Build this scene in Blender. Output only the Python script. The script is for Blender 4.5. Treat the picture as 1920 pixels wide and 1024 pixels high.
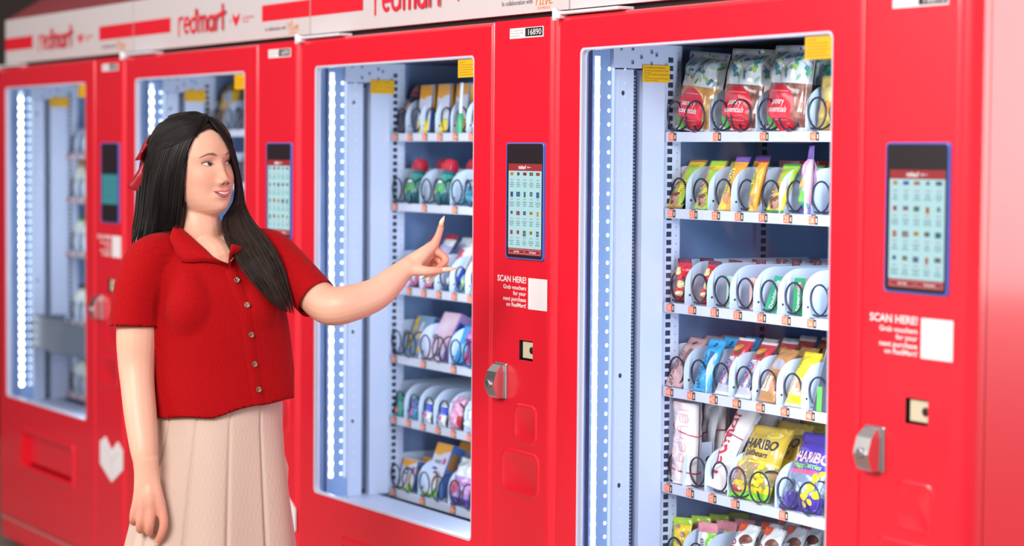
import bpy, bmesh, math, random
import numpy as np
from mathutils import Vector, Matrix, Euler
from mathutils.bvhtree import BVHTree

random.seed(7)
SC = bpy.context.scene
COL = SC.collection
for o in list(bpy.data.objects):
    bpy.data.objects.remove(o, do_unlink=True)
PI = math.pi

# ------------------------------------------------------------------ camera
FPX = 4257.08
CAM = Vector((4.2853, -2.5834, 1.485))
RIGHT = Vector((0.49940277, 0.8663335, 0.00794634))
DOWN = Vector((0.04951318, -0.01938274, -0.99858538))
FWD = Vector((-0.86495394, 0.49908976, -0.05257472))
cam_data = bpy.data.cameras.new('camera')
cam_data.sensor_width = 36.0
cam_data.sensor_fit = 'HORIZONTAL'
cam_data.lens = FPX * 36.0 / 1920.0
cam_data.clip_start = 0.05
cam_data.clip_end = 100
cam_data.dof.use_dof = True
cam_data.dof.focus_distance = 4.98
cam_data.dof.aperture_fstop = 2.4
cam = bpy.data.objects.new('camera', cam_data)
COL.objects.link(cam)
R3 = Matrix((RIGHT, -DOWN, -FWD)).transposed()
cam.matrix_world = Matrix.Translation(CAM) @ R3.to_4x4()
SC.camera = cam

# ------------------------------------------------------------------ world, lights, exposure
SC.view_settings.view_transform = 'Standard'
SC.view_settings.look = 'None'
SC.view_settings.gamma = 1.0
SC.view_settings.use_curve_mapping = False
SC.view_settings.exposure = 0.15
SC.cycles.max_bounces = 8
SC.cycles.diffuse_bounces = 3
SC.cycles.glossy_bounces = 3
SC.cycles.transmission_bounces = 6
SC.cycles.transparent_max_bounces = 12
SC.cycles.caustics_reflective = False
SC.cycles.caustics_refractive = False
SC.cycles.sample_clamp_indirect = 4.0

world = bpy.data.worlds.new('hall_air')
SC.world = world
world.use_nodes = True
bg = world.node_tree.nodes['Background']
bg.inputs[0].default_value = (1.0, 0.97, 0.95, 1)
bg.inputs[1].default_value = 0.42

def area_light(name, loc, target, sx, sy, power, color=(1, 1, 1), spread=PI):
    l = bpy.data.lights.new(name, 'AREA')
    l.shape = 'RECTANGLE'; l.size = sx; l.size_y = sy
    l.energy = power; l.color = color; l.spread = spread
    o = bpy.data.objects.new(name, l); COL.objects.link(o)
    o.location = loc
    d = Vector(target) - Vector(loc)
    o.rotation_euler = d.to_track_quat('-Z', 'Y').to_euler()
    return o
# photographer's big soft key from the left of the camera, a bright shopfront to the right, an added unseen fill in front
area_light('key_softbox', (2.5, -4.3, 3.4), (-0.4, -0.3, 1.1), 2.4, 1.8, 255, (1.0, 0.96, 0.93))
area_light('fill_softbox', (-2.0, -4.6, 2.9), (-2.0, 0, 1.1), 2.2, 1.6, 95, (1.0, 0.97, 0.95))
area_light('shopfront_light', (5.4, 3.9, 2.3), (1.35, 0.3, 1.6), 2.6, 2.8, 165, (1.0, 0.95, 0.93))

# ------------------------------------------------------------------ helpers
def srgb(h):
    h = h.lstrip('#')
    c = [int(h[i:i + 2], 16) / 255 for i in (0, 2, 4)]
    return tuple(((v / 12.92) if v <= 0.04045 else ((v + 0.055) / 1.055) ** 2.4) for v in c)

MATS = {}
def mat(name, hexc='#888888', rough=0.5, metal=0.0, spec=0.5, emit=0.0, coat=0.0, lin=None, sss=0.0):
    if name in MATS:
        return MATS[name]
    m = bpy.data.materials.new(name); m.use_nodes = True
    b = m.node_tree.nodes['Principled BSDF']
    c = lin if lin else srgb(hexc)
    b.inputs['Base Color'].default_value = (*c, 1)
    b.inputs['Roughness'].default_value = rough
    b.inputs['Metallic'].default_value = metal
    b.inputs['Specular IOR Level'].default_value = spec
    if coat:
        b.inputs['Coat Weight'].default_value = coat
        b.inputs['Coat Roughness'].default_value = 0.09
    if sss:
        b.inputs['Subsurface Weight'].default_value = sss
        b.inputs['Subsurface Radius'].default_value = (0.012, 0.005, 0.003)
        b.inputs['Subsurface Scale'].default_value = 0.6
    if emit:
        b.inputs['Base Color'].default_value = (c[0] * .12, c[1] * .12, c[2] * .12, 1)
        b.inputs['Emission Color'].default_value = (*c, 1)
        b.inputs['Emission Strength'].default_value = emit
    MATS[name] = m
    return m

def nodes(m):
    nt = m.node_tree
    return nt, nt.nodes['Principled BSDF']

def add_noise_bump(m, scale=200, strength=0.1, dist=0.001, coord='Object', stretch=(1, 1, 1)):
    nt, b = nodes(m)
    tc = nt.nodes.new('ShaderNodeTexCoord'); mp = nt.nodes.new('ShaderNodeMapping')
    mp.inputs['Scale'].default_value = stretch
    n = nt.nodes.new('ShaderNodeTexNoise'); n.inputs['Scale'].default_value = scale
    bp = nt.nodes.new('ShaderNodeBump'); bp.inputs['Strength'].default_value = strength
    bp.inputs['Distance'].default_value = dist
    nt.links.new(tc.outputs[coord], mp.inputs[0]); nt.links.new(mp.outputs[0], n.inputs['Vector'])
    nt.links.new(n.outputs['Fac'], bp.inputs['Height']); nt.links.new(bp.outputs[0], b.inputs['Normal'])
    return m

def add_color_noise(m, hexa, hexb, scale=4, detail=3, stretch=(1, 1, 1)):
    nt, b = nodes(m)
    tc = nt.nodes.new('ShaderNodeTexCoord'); mp = nt.nodes.new('ShaderNodeMapping')
    mp.inputs['Scale'].default_value = stretch
    n = nt.nodes.new('ShaderNodeTexNoise'); n.inputs['Scale'].default_value = scale
    n.inputs['Detail'].default_value = detail
    r = nt.nodes.new('ShaderNodeValToRGB')
    r.color_ramp.elements[0].position = 0.35; r.color_ramp.elements[1].position = 0.68
    r.color_ramp.elements[0].color = (*srgb(hexa), 1); r.color_ramp.elements[1].color = (*srgb(hexb), 1)
    nt.links.new(tc.outputs['Object'], mp.inputs[0]); nt.links.new(mp.outputs[0], n.inputs['Vector'])
    nt.links.new(n.outputs['Fac'], r.inputs[0]); nt.links.new(r.outputs[0], b.inputs['Base Color'])
    return m

def glass_mat(name, tint=(0.95, 0.98, 1.0), refl=0.05):
    m = bpy.data.materials.new(name); m.use_nodes = True
    nt = m.node_tree; nt.nodes.clear()
    out = nt.nodes.new('ShaderNodeOutputMaterial')
    tr = nt.nodes.new('ShaderNodeBsdfTransparent'); tr.inputs[0].default_value = (*tint, 1)
    gl = nt.nodes.new('ShaderNodeBsdfGlossy'); gl.inputs['Roughness'].default_value = 0.03
    lw = nt.nodes.new('ShaderNodeFresnel'); lw.inputs['IOR'].default_value = 1.32
    mx = nt.nodes.new('ShaderNodeMixShader')
    nt.links.new(lw.outputs[0], mx.inputs[0]); nt.links.new(tr.outputs[0], mx.inputs[1]); nt.links.new(gl.outputs[0], mx.inputs[2])
    nt.links.new(mx.outputs[0], out.inputs[0])
    MATS[name] = m
    return m

class MB:
    """collects geometry, builds ONE mesh object"""
    def __init__(self):
        self.v = []; self.f = []; self.m = []; self.s = []
    def add(self, verts, faces, mi=0, smooth=False):
        o = len(self.v)
        self.v.extend([tuple(v) for v in verts])
        for f in faces:
            self.f.append(tuple(i + o for i in f)); self.m.append(mi); self.s.append(smooth)
        return self
    def box(self, x0, x1, y0, y1, z0, z1, mi=0):
        v = [(x0, y0, z0), (x1, y0, z0), (x1, y1, z0), (x0, y1, z0), (x0, y0, z1), (x1, y0, z1), (x1, y1, z1), (x0, y1, z1)]
        f = [(0, 3, 2, 1), (4, 5, 6, 7), (0, 1, 5, 4), (1, 2, 6, 5), (2, 3, 7, 6), (3, 0, 4, 7)]
        return self.add(v, f, mi)
    def rbox(self, x0, x1, y0, y1, z0, z1, r=0.002, mi=0):
        """box with chamfered edges on the front (-y) face and sides"""
        o = rrect(x0, x1, z0, z1, r, 2)
        i = rrect(x0 + r, x1 - r, z0 + r, z1 - r, r * .5, 2)
        loops = [[(x, y1, z) for x, z in o], [(x, y0 + r, z) for x, z in o], [(x, y0, z) for x, z in i]]
        self.loft(loops, mi, cap0=True, cap1=True)
        return self
    def loft(self, loops, mi=0, closed=True, cap0=False, cap1=False, smooth=False, flip=False):
        n = len(loops[0]); v = [p for l in loops for p in l]; f = []
        for a in range(len(loops) - 1):
            for i in range(n if closed else n - 1):
                j = (i + 1) % n
                q = (a * n + i, a * n + j, (a + 1) * n + j, (a + 1) * n + i)
                f.append(q[::-1] if flip else q)
        if cap0: f.append(tuple(range(n))[::-1] if not flip else tuple(range(n)))
        if cap1:
            q = tuple((len(loops) - 1) * n + i for i in range(n))
            f.append(q if not flip else q[::-1])
        return self.add(v, f, mi, smooth)
    def tube(self, pts, r, n=8, mi=0, caps=True, smooth=True):
        pts = [Vector(p) for p in pts]
        rs = r if isinstance(r, (list, tuple)) else [r] * len(pts)
        loops = []; up = None
        for i, p in enumerate(pts):
            t = (pts[min(i + 1, len(pts) - 1)] - pts[max(i - 1, 0)]).normalized()
            if up is None:
                up = Vector((0, 0, 1)) if abs(t.z) < .9 else Vector((1, 0, 0))
            u = (up - t * up.dot(t)).normalized(); w = t.cross(u); up = u
            loops.append([p + (u * math.cos(2 * PI * k / n) + w * math.sin(2 * PI * k / n)) * rs[i] for k in range(n)])
        return self.loft(loops, mi, True, caps, caps, smooth)
    def lathe(self, prof, n=20, c=(0, 0), mi=0, caps=True, sx=1, sy=1):
        loops = [[(c[0] + r * sx * math.cos(2 * PI * k / n), c[1] + r * sy * math.sin(2 * PI * k / n), z) for k in range(n)] for r, z in prof]
        return self.loft(loops, mi, True, caps, caps, True)
    def prism_xz(self, pts, y0, y1, mi=0):
        """outline in x,z extruded in y, front is y0"""
        return self.loft([[(x, y1, z) for x, z in pts], [(x, y0, z) for x, z in pts]], mi, True, True, True)
    def mesh(self, name, mats):
        me = bpy.data.meshes.new(name)
        me.from_pydata(self.v, [], self.f)
        for m in (mats if isinstance(mats, (list, tuple)) else [mats]):
            me.materials.append(m)
        me.polygons.foreach_set('material_index', self.m)
        me.polygons.foreach_set('use_smooth', self.s)
        me.update()
        return me
    def build(self, name, mats, parent=None, loc=(0, 0, 0), rot=(0, 0, 0), recalc=True):
        me = self.mesh(name, mats)
        if recalc:
            bm = bmesh.new(); bm.from_mesh(me)
            bmesh.ops.recalc_face_normals(bm, faces=bm.faces[:])
            bm.to_mesh(me); bm.free()
        return link(name, me, parent, loc, rot)

def link(name, me, parent=None, loc=(0, 0, 0), rot=(0, 0, 0)):
    o = bpy.data.objects.new(name, me); COL.objects.link(o)
    o.parent = parent; o.location = loc; o.rotation_euler = rot
    return o

def empty(name, loc=(0, 0, 0), rot=(0, 0, 0)):
    o = bpy.data.objects.new(name, None); o.empty_display_size = 0.05
    COL.objects.link(o); o.location = loc; o.rotation_euler = rot
    return o

def tag(o, label, cat, group=None):
    o['label'] = label; o['category'] = cat
    if group: o['group'] = group
    return o

def struct(o):
    o['kind'] = 'structure'; return o

def rrect(x0, x1, z0, z1, r, k=4):
    r = max(r, 1e-5); out = []
    for cx, cz, a0 in ((x1 - r, z1 - r, 0), (x0 + r, z1 - r, 90), (x0 + r, z0 + r, 180), (x1 - r, z0 + r, 270)):
        for i in range(k + 1):
            a = math.radians(a0 + 90 * i / k)
            out.append((cx + r * math.cos(a), cz + r * math.sin(a)))
    return out

def at(px, py, Y):
    """a pixel of the 1920x1024 frame -> the point of that sight line on the plane y = Y"""
    d = RIGHT * ((px - 960) / FPX) + DOWN * ((py - 512) / FPX) + FWD
    return CAM + d * ((Y - CAM.y) / d.y)

def ray(px, py, depth):
    return CAM + (RIGHT * ((px - 960) / FPX) + DOWN * ((py - 512) / FPX) + FWD) * depth

_txt = {}
def text2d(s, bold=0.0):
    """flat triangulated lettering, cap height 1, baseline z = 0, starts at x = 0"""
    key = (s, bold)
    if key in _txt: return _txt[key]
    cu = bpy.data.curves.new('lettering', 'FONT'); cu.body = s; cu.size = 1.0 / 0.7
    cu.offset = bold; cu.resolution_u = 3; cu.fill_mode = 'FRONT'
    ob = bpy.data.objects.new('lettering', cu); COL.objects.link(ob)
    dg = bpy.context.evaluated_depsgraph_get()
    me = bpy.data.meshes.new_from_object(ob.evaluated_get(dg))
    v = [(p.co.x, p.co.y) for p in me.vertices]; f = [tuple(p.vertices) for p in me.polygons]
    bpy.data.objects.remove(ob, do_unlink=True); bpy.data.curves.remove(cu); bpy.data.meshes.remove(me)
    w = max((x for x, _ in v), default=1)
    _txt[key] = (v, f, w)
    return _txt[key]

def put_text(mb, s, x, z, h, y=0.0, mi=0, bold=0.0, width=None, align='l', fn=None):
    """lettering on the plane y (front faces -y) or through fn(x,z)"""
    v, f, w = text2d(s, bold)
    sx = (width / w) if width else h
    W = w * sx
    x0 = x - (W if align == 'r' else W / 2 if align == 'c' else 0)
    vv = [(x0 + a * sx, y, z + b * h) for a, b in v]
    if fn: vv = [fn(p[0], p[2]) for p in vv]
    mb.add(vv, f, mi)
    return W

def ribbon2d(pts, w):
    """stroke with round caps as a list of 2D polygons"""
    polys = []
    for a, b in zip(pts[:-1], pts[1:]):
        dx, dz = b[0] - a[0], b[1] - a[1]; L = math.hypot(dx, dz) or 1e-9
        nx, nz = -dz / L * w / 2, dx / L * w / 2
        polys.append([(a[0] + nx, a[1] + nz), (a[0] - nx, a[1] - nz), (b[0] - nx, b[1] - nz), (b[0] + nx, b[1] + nz)])
    for p in pts:
        polys.append([(p[0] + w / 2 * math.cos(2 * PI * k / 10), p[1] + w / 2 * math.sin(2 * PI * k / 10)) for k in range(10)])
    return polys

def arc(cx, cz, rx, rz, a0, a1, n=10):
    return [(cx + rx * math.cos(math.radians(a0 + (a1 - a0) * i / n)), cz + rz * math.sin(math.radians(a0 + (a1 - a0) * i / n))) for i in range(n + 1)]

# rounded hand-drawn wordmark built of strokes; x height 1, total width about 6.3
WORDMARK = [
    [(0.0, -0.12), (0.0, 0.95)], [(0.0, 0.55)] + arc(0.42, 0.52, 0.42, 0.45, 170, 75, 6),                      # r
    [(0.78, 0.48), (1.42, 0.52)] + arc(1.1, 0.48, 0.34, 0.46, 5, 300, 14),                                      # e
    arc(2.0, 0.42, 0.36, 0.42, 50, 330, 14), [(2.36, 0.1), (2.36, 1.35)], [(2.62, 1.1), (2.55, 1.32)],         # d
    [(2.75, 0.0), (2.75, 0.85)], [(2.75, 0.55)] + arc(3.02, 0.58, 0.24, 0.32, 165, 0, 8) + [(3.26, 0.0)],
    [(3.26, 0.55)] + arc(3.53, 0.58, 0.25, 0.32, 165, 0, 8) + [(3.78, 0.0)],                                    # m
    arc(4.4, 0.42, 0.34, 0.42, 40, 330, 14), [(4.76, 0.85), (4.76, 0.0)],                                       # a
    [(5.12, 0.0), (5.12, 0.85)], [(5.12, 0.5)] + arc(5.45, 0.5, 0.3, 0.36, 165, 70, 6),                         # r
    [(5.95, 1.45), (5.95, 0.0)], [(5.6, 0.9), (6.28, 1.02)],                                                    # t
]
def put_wordmark(mb, x, z, h, width, y=0.0, mi=0, stroke=0.23, fn=None, step=0.00003):
    sx = width / 6.3; n = 0
    for st in WORDMARK:
        for poly in ribbon2d([(px * sx, pz * h) for px, pz in st], stroke * h):
            n += 1
            vv = [(x + a, y - n * step, z + b) for a, b in poly]
            if fn: vv = [fn(x + a, z + b) for a, b in poly]
            mb.add(vv, [tuple(range(len(vv)))], mi)

def heart2d(cx, cz, w, h):
    pts = []
    for i in range(24):
        t = 2 * PI * i / 24
        pts.append((cx + w / 2 * math.sin(t) ** 3, cz + h / 2 * (0.1 + (13 * math.cos(t) - 5 * math.cos(2 * t) - 2 * math.cos(3 * t) - math.cos(4 * t)) / 15)))
    return pts

def copy_tree(o, parent=None):
    c = o.copy(); COL.objects.link(c)
    if parent: c.parent = parent
    for ch in list(o.children):
        copy_tree(ch, c)
    return c

# ------------------------------------------------------------------ materials
RED = mat('red_powder_coat', rough=0.27, lin=(0.84, 0.0105, 0.031), spec=0.5, coat=0.6)
add_noise_bump(RED, 900, 0.02, 0.0004)
WHITE = mat('white_enamel', '#e9ebf2', 0.4)
SIGNW = mat('white_sign_board', '#d6cccd', 0.35)
SIGNR = mat('sign_red_print', lin=(0.80, 0.012, 0.03), rough=0.4)
REDINK = mat('red_ink', '#e2263a', 0.45)
LILAC = mat('pale_bezel', '#cfcde0', 0.4)
LINER = mat('white_liner', '#c3cde8', 0.45)
LINER2 = mat('grey_liner', '#7f90b4', 0.4, metal=0.0)
LINER3 = mat('blue_channel', '#8aa6d4', 0.35)
CEILD = mat('chamber_ceiling', '#4c5162', 0.5)
DARKL = mat('shaded_blue_grey_liner', '#7896c4', 0.4, metal=0.1)  # blue-grey darkened to hold the shade of the recessed walls
add_color_noise(DARKL, '#6f8dbd', '#88a4cf', 5, 3)
SLOTB = mat('slot_dark', '#232c44', 0.6)
BLACK = mat('black_plastic', '#17151a', 0.45)
SCREENB = mat('screen_black', '#2b2228', 0.25)
DARKGAP = mat('dark_gap', '#241a18', 0.7)
COILM = mat('navy_coil_wire', '#1a2238', 0.4)
TRAYM = mat('tray_white', '#c9cede', 0.4)
DIVM = mat('divider_white', '#c9d8f0', 0.45)
TAGO = mat('orange_tag', '#ff7a55', 0.5)
TAGP = mat('pale_number_print', '#ffd9c4', 0.5)
CHROME = mat('chrome', '#e2e0e0', 0.28, metal=1.0)
CHROME2 = mat('brushed_chrome', '#bdbbc0', 0.35, metal=1.0)
BEIGE = mat('beige_plastic', '#d8c9ad', 0.5)
STICK = mat('yellow_sticker', '#f6b707', 0.5)
STICK2 = mat('dim_yellow_sticker', '#cf9c18', 0.5)
PRINTK = mat('black_print', '#2a2320', 0.6)
GREYPR = mat('grey_print', '#6d6468', 0.6)
PLATEW = mat('white_decal', '#f3eef0', 0.5)
ORANGE_INK = mat('orange_ink', '#ef8a1e', 0.5)
LED = mat('led_white', '#eaf4ff', emit=22.0)
LEDBASE = mat('led_strip_glow', '#dcebff', emit=2.0)
REFL_LED = mat('led_reflection_dim', '#dfeeff', emit=3.2)  # emitting dots in place of the strip's reflection in the double glazing
REFL_EDGE = mat('lit_panel_edge', '#cfe0ff', emit=0.9)  # glow in place of light caught by the panel edge
REFL_FAINT = mat('led_reflection_faint', '#c6dcff', emit=0.9)  # fainter repeat reflection of the strip, also made to emit
SCRW = mat('screen_page', '#b9e4ea', emit=0.75)
SCRDIM = mat('screen_page_dim', '#3f9aa6', emit=0.55)
SCRR = mat('screen_red', '#c03038', emit=0.55)
SCRTXT = mat('screen_text', '#6fa7b0', emit=0.45)
SCRPINK = mat('screen_price', '#c98aa8', emit=0.5)
SCRWHITE = mat('screen_white', '#ffffff', emit=0.8)
FRAMEB = mat('screen_blue_rim', '#4a6fd0', 0.3)
GLASS = glass_mat('door_glass')
ROOFM = mat('dim_lit_red_roof', '#8e2a33', 0.5)  # red darkened, the slope's poor light is put into the colour
# ------------------------------------------------------------------ setting
FLOORM = mat('hall_floor', '#8d8076', 0.35); add_color_noise(FLOORM, '#83776d', '#978a80', 2.2)
WALLM = mat('dark_hall_wall', '#3a302d', 0.7); add_color_noise(WALLM, '#352b28', '#453936', 1.5)
CEILM = mat('hall_ceiling', '#6a635f', 0.8)
fl = MB()
fl.box(-6.4, 8, -6, 1.4, -0.05, 0)
floor = struct(fl.build('floor', FLOORM))
def slab(name, x0, x1, y0, y1, z0, z1, m):
    return struct(MB().box(x0, x1, y0, y1, z0, z1).build(name, m))
slab('wall_back', -6.4, 1.5, 1.4, 1.5, -0.05, 3.6, WALLM)
slab('wall_left', -6.5, -6.4, -6, 1.5, -0.05, 3.6, WALLM)
slab('baseboard_left', -6.4, -6.38, -6, 1.4, 0, 0.1, mat('grey_baseboard', '#6d625a', 0.5))

# ------------------------------------------------------------------ vending machines
MW = 1.35
DOOR_T = 1.787
WX0, WX1, WZ0, WZ1 = 0.0945, 0.974, 0.567, 1.714
DX = 1.066
COLP = 0.0855

def coil_mesh(turns=3.0, mirror=1, r=0.032, pitch=0.05):
    mb = MB(); n = int(turns * 22); pts = []
    for i in range(n + 1):
        a = -PI * 0.62 + 2 * PI * turns * i / n
        t = turns * i / n; pts.append((mirror * r * math.cos(a), pitch * (.22 * t if t < 1 else .22 + (t - 1)), r * math.sin(a)))
    mb.tube(pts, 0.0022, 6, 0)
    return mb.mesh('coil', [COILM])
COIL_R = coil_mesh(1.7); COIL_L = coil_mesh(1.7, mirror=-1)

def divider_mesh(h=0.095, L=0.4):
    pts = [(0, 0), (L, 0), (L, h)] + arc(0.055, h - 0.055, 0.055, 0.055, 90, 180, 7)
    mb = MB()
    mb.loft([[(-0.0013, y, z) for y, z in pts], [(0.0013, y, z) for y, z in pts]], 0, True, True, True)
    for z in (0.02,):
        mb.add([(0.0014, 0.012 + 0.003 * math.cos(k), z + 0.003 * math.sin(k)) for k in np.linspace(0, 5.24, 6)], [tuple(range(6))], 1)
    return mb.mesh('divider', [DIVM, SLOTB])
DIV = divider_mesh()
def side_divider_mesh():
    h, L = 0.095, 0.4
    pts = [(0, 0), (L, 0), (L, h)] + arc(0.055, h - 0.055, 0.055, 0.055, 90, 180, 7)
    mb = MB()
    mb.loft([[(-0.0013, y, z) for y, z in pts], [(0.0013, y, z) for y, z in pts]], 0, True, True, True)
    for z in (0.032, 0.048, 0.064):
        mb.add([(0.0016, 0.02 + 0.0035 * math.cos(k), z + 0.0035 * math.sin(k)) for k in np.linspace(0, 5.24, 6)], [tuple(range(6))], 1)
    return mb.mesh('divider', [DIVM, SLOTB])
SDIV = side_divider_mesh()
_tags = {}
def tag_mesh(num):
    if num in _tags: return _tags[num]
    mb = MB()
    mb.box(-0.011, 0.0085, -0.0012, 0, -0.0085, 0.0085, 0)
    mb.box(0.0095, 0.0175, -0.0012, 0, -0.0085, 0.0085, 1)
    mb.box(0.0125, 0.016, -0.0016, -0.0012, -0.005, 0.0045, 3)
    put_text(mb, num, -0.001, -0.005, 0.0105, -0.0016, 2, 0.0, width=0.014, align='c')
    _tags[num] = mb.mesh('price_tag', [TAGO, BLACK, TAGP, BEIGE])
    return _tags[num]
TRAY_BODY = None
def tray_mesh():
    global TRAY_BODY
    if TRAY_BODY: return TRAY_BODY
    mb = MB()
    mb.box(0.052, 1.0, 0.252, 0.66, 0.008, 0.011, 0)          # deck, local z 0 = strip centre
    mb.rbox(0.045, 1.0, 0.246, 0.252, -0.0105, 0.0115, 0.0008, 0)   # price rail
    mb.box(0.052, 0.054, 0.252, 0.66, -0.01, 0.03, 0)
    mb.box(0.998, 1.0, 0.252, 0.66, -0.01, 0.03, 0)
    mb.box(0.030, 0.047, 0.249, 0.262, -0.016, 0.010, 0)      # end bracket
    for x in np.arange(0.09, 0.95, COLP):
        mb.box(x - 0.008, x + 0.008, 0.2455, 0.2461, 0.0100, 0.0116, 1)
    TRAY_BODY = mb.mesh('tray', [TRAYM, SLOTB])
    return TRAY_BODY

def build_tray(machine, z, cols, base):
    """cols: list of column widths in units of COLP"""
    t = link('tray', tray_mesh(), machine, (0, 0, z))
    k = 0
    for w in cols:
        x = 0.05 + COLP * k
        if x > 0.97: break
        link('divider', SDIV if k == 0 else DIV, t, (x + (0.003 if k == 0 else 0), 0.253, 0.011))
        link('price_tag', tag_mesh(str(base + k)), t, (x + 0.037, 0.246, 0.0005))
        zc = 0.047
        if w == 1:
            link('coil', COIL_R, t, (x + 0.041, 0.258, zc))
        else:
            link('coil', COIL_R, t, (x + 0.042, 0.244, zc)); link('coil', COIL_L, t, (x + 0.120, 0.244, zc))
        k += w
    return t

def door_mesh_build():
    mb = MB(); r = 0.010; x0, x1, z0, z1 = 0.003, DX - 0.002, 0.115, DOOR_T
    zs = 0.51
    # front faces around the window and around the delivery slot
    def ring(out, inn):
        a = [(x, 0, z) for x, z in inn]; b = [(x, 0, z) for x, z in out]
        mb.loft([a, b], 0)
    win = rrect(WX0, WX1, WZ0, WZ1, 0.014, 5)
    ring(rrect(x0 + r, x1 - r, zs, z1 - r, 1e-5, 5), win)
    slot = rrect(0.289, 0.834, 0.335, 0.45, 0.006, 5)
    ring(rrect(x0 + r, x1 - r, z0 + r, zs, 1e-5, 5), slot)
    # rim, rounded
    def rim(ins, y, k=5):
        return [(x, y, z) for x, z in rrect(x0 + ins, x1 - ins, z0 + ins, z1 - ins, 0.0006, k)]
    mb.loft([rim(r, 0), rim(r * .62, r * .08), rim(r * .3, r * .3), rim(r * .08, r * .62), rim(0, r), rim(0, 0.044)], 0, smooth=True)
    # slot recess and window edge
    mb.loft([[(x, 0, z) for x, z in slot], [(x, 0.05, z) for x, z in slot]], 0, cap1=True)
    mb.loft([[(x, 0, z) for x, z in win], [(x, 0.006, z) for x, z in win]], 0)
    return mb.mesh('door', [RED])
DOORM = door_mesh_build()

def bezel_mesh():
    mb = MB(); R = lambda i, y: [(x, y, z) for x, z in rrect(WX0 + i, WX1 - i, WZ0 + i, WZ1 - i, 0.014, 5)]
    mb.loft([R(-0.004, 0.004), R(0.0, 0.0005), R(0.0045, 0.0005), R(0.0055, 0.0015), R(0.0055, 0.015), R(-0.004, 0.015)], 0)
    return mb.mesh('window_bezel', [LILAC])
BEZ = bezel_mesh()
def pane_mesh():
    mb = MB(); mb.add([(WX0, 0.010, WZ0), (WX1, 0.010, WZ0), (WX1, 0.010, WZ1), (WX0, 0.010, WZ1)], [(0, 1, 2, 3)])
    return mb.mesh('glass_pane', [GLASS])
PANE = pane_mesh()
def flap_mesh():
    mb = MB(); mb.rbox(0.293, 0.830, 0.022, 0.03, 0.343, 0.446, 0.003, 0)
    return mb.mesh('delivery_flap', [RED])
FLAP = flap_mesh()
def surround_mesh():
    mb = MB(); o = rrect(0.262, 0.862, 0.305, 0.478, 0.03, 5); i = rrect(0.285, 0.838, 0.331, 0.454, 0.008, 5); m2 = rrect(0.27, 0.853, 0.314, 0.469, 0.02, 5)
    mb.loft([[(x, 0.0, z) for x, z in o], [(x, -0.006, z) for x, z in m2], [(x, -0.006, z) for x, z in i], [(x, 0.0, z) for x, z in i]], 0, smooth=False)
    return mb.mesh('slot_surround', [RED])
SURR = surround_mesh()

def control_mesh():
    """right hand control door: profile in x,y extruded in z with a cut-out for the coin return"""
    mb = MB(); x0, x1 = DX + 0.002, MW - 0.002; R = 0.034
    left = [(x0, 0.044), (x0, 0.004), (x0 + 0.0012, 0.0012), (x0 + 0.004, 0.0)]
    right = [(x1 - R + R * math.sin(a), R - R * math.cos(a)) for a in np.linspace(0, PI / 2, 11)] + [(x1, 0.044)]
    cx0, cx1 = 1.194, 1.254
    prof = left + [(cx0, 0.0), (cx1, 0.0)] + right
    hole = len(left)
    zs = [0.115, 1.018, 1.063, DOOR_T]
    for a in range(3):
        for i in range(len(prof) - 1):
            if a == 1 and i == hole: continue
            p, q = prof[i], prof[i + 1]
            mb.add([(p[0], p[1], zs[a]), (q[0], q[1], zs[a]), (q[0], q[1], zs[a + 1]), (p[0], p[1], zs[a + 1])], [(0, 1, 2, 3)], 0, True if i >= hole + 2 else False)
    n = len(prof)
    mb.add([(p[0], p[1], DOOR_T) for p in prof], [tuple(range(n))], 0); mb.add([(p[0], p[1], 0.115) for p in prof], [tuple(range(n))[::-1]], 0)
    # cavity
    h = rrect(cx0, cx1, zs[1], zs[2], 1e-5, 1)
    mb.loft([[(x, 0.0, z) for x, z in h], [(x, 0.022, z) for x, z in h]], 1)
    return mb.mesh('control_door', [RED, BLACK])
CTRL = control_mesh()
def reader_mesh():
    mb = MB(); mb.rbox(1.199, 1.252, 0.006, 0.02, 1.022, 1.0595, 0.001, 0)
    mb.lathe([(0.0075, 0), (0.0075, 0.004), (0.005, 0.0045)], 14, mi=1)
    o = len(mb.v) - 42
    for i in range(o, len(mb.v)):
        x, y, z = mb.v[i]; mb.v[i] = (1.243 + x, 0.0062 - z, 1.042 + y)
    return mb.mesh('card_reader', [BEIGE, BLACK])
READER = reader_mesh()
def handle_parts():
    a = MB(); a.rbox(1.086, 1.140, -0.004, 0.0, 0.922, 1.004, 0.002, 0)
    # paddle: stands off, thin at top, swelling at the lock, cut at the bottom
    L = [(1.0, -0.012, 0.019), (0.985, -0.026, 0.021), (0.955, -0.034, 0.021), (0.93, -0.026, 0.020), (0.924, -0.020, 0.019)]
    loops = []
    for z, y, hw in L:
        loops.append([(1.113 - hw, -0.004, z), (1.113 - hw, y, z), (1.113 + hw, y, z), (1.113 + hw, -0.004, z)])
    b = MB(); b.loft(loops, 0, True, True, True)
    c = MB(); c.lathe([(0.010, 0), (0.010, 0.004), (0.008, 0.005), (0.003, 0.0045)], 16)
    c.v = [(1.113 + x, -0.0325 - z, 0.957 + y) for x, y, z in c.v]
    return a.mesh('handle_plate', [CHROME2]), b.mesh('handle_paddle', [CHROME]), c.mesh('lock_cylinder', [CHROME2])
HPL, HPA, HLO = handle_parts()
def emboss_mesh():
    mb = MB()
    for (x0, x1, z0, z1) in ((1.172, 1.276, 0.826, 0.918), (1.116, 1.288, 0.706, 0.81)):
        S = lambda i, y: [(x, y, z) for x, z in rrect(x0 + i, x1 - i, z0 + i, z1 - i, 0.022, 6)]
        mb.loft([S(0, 0.0), S(0.003, -0.0022), S(0.006, -0.0026), S(0.009, -0.0022), S(0.014, -0.0006)], 0, cap1=True, smooth=True)
    return mb.mesh('embossed_panel', [RED])
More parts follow.
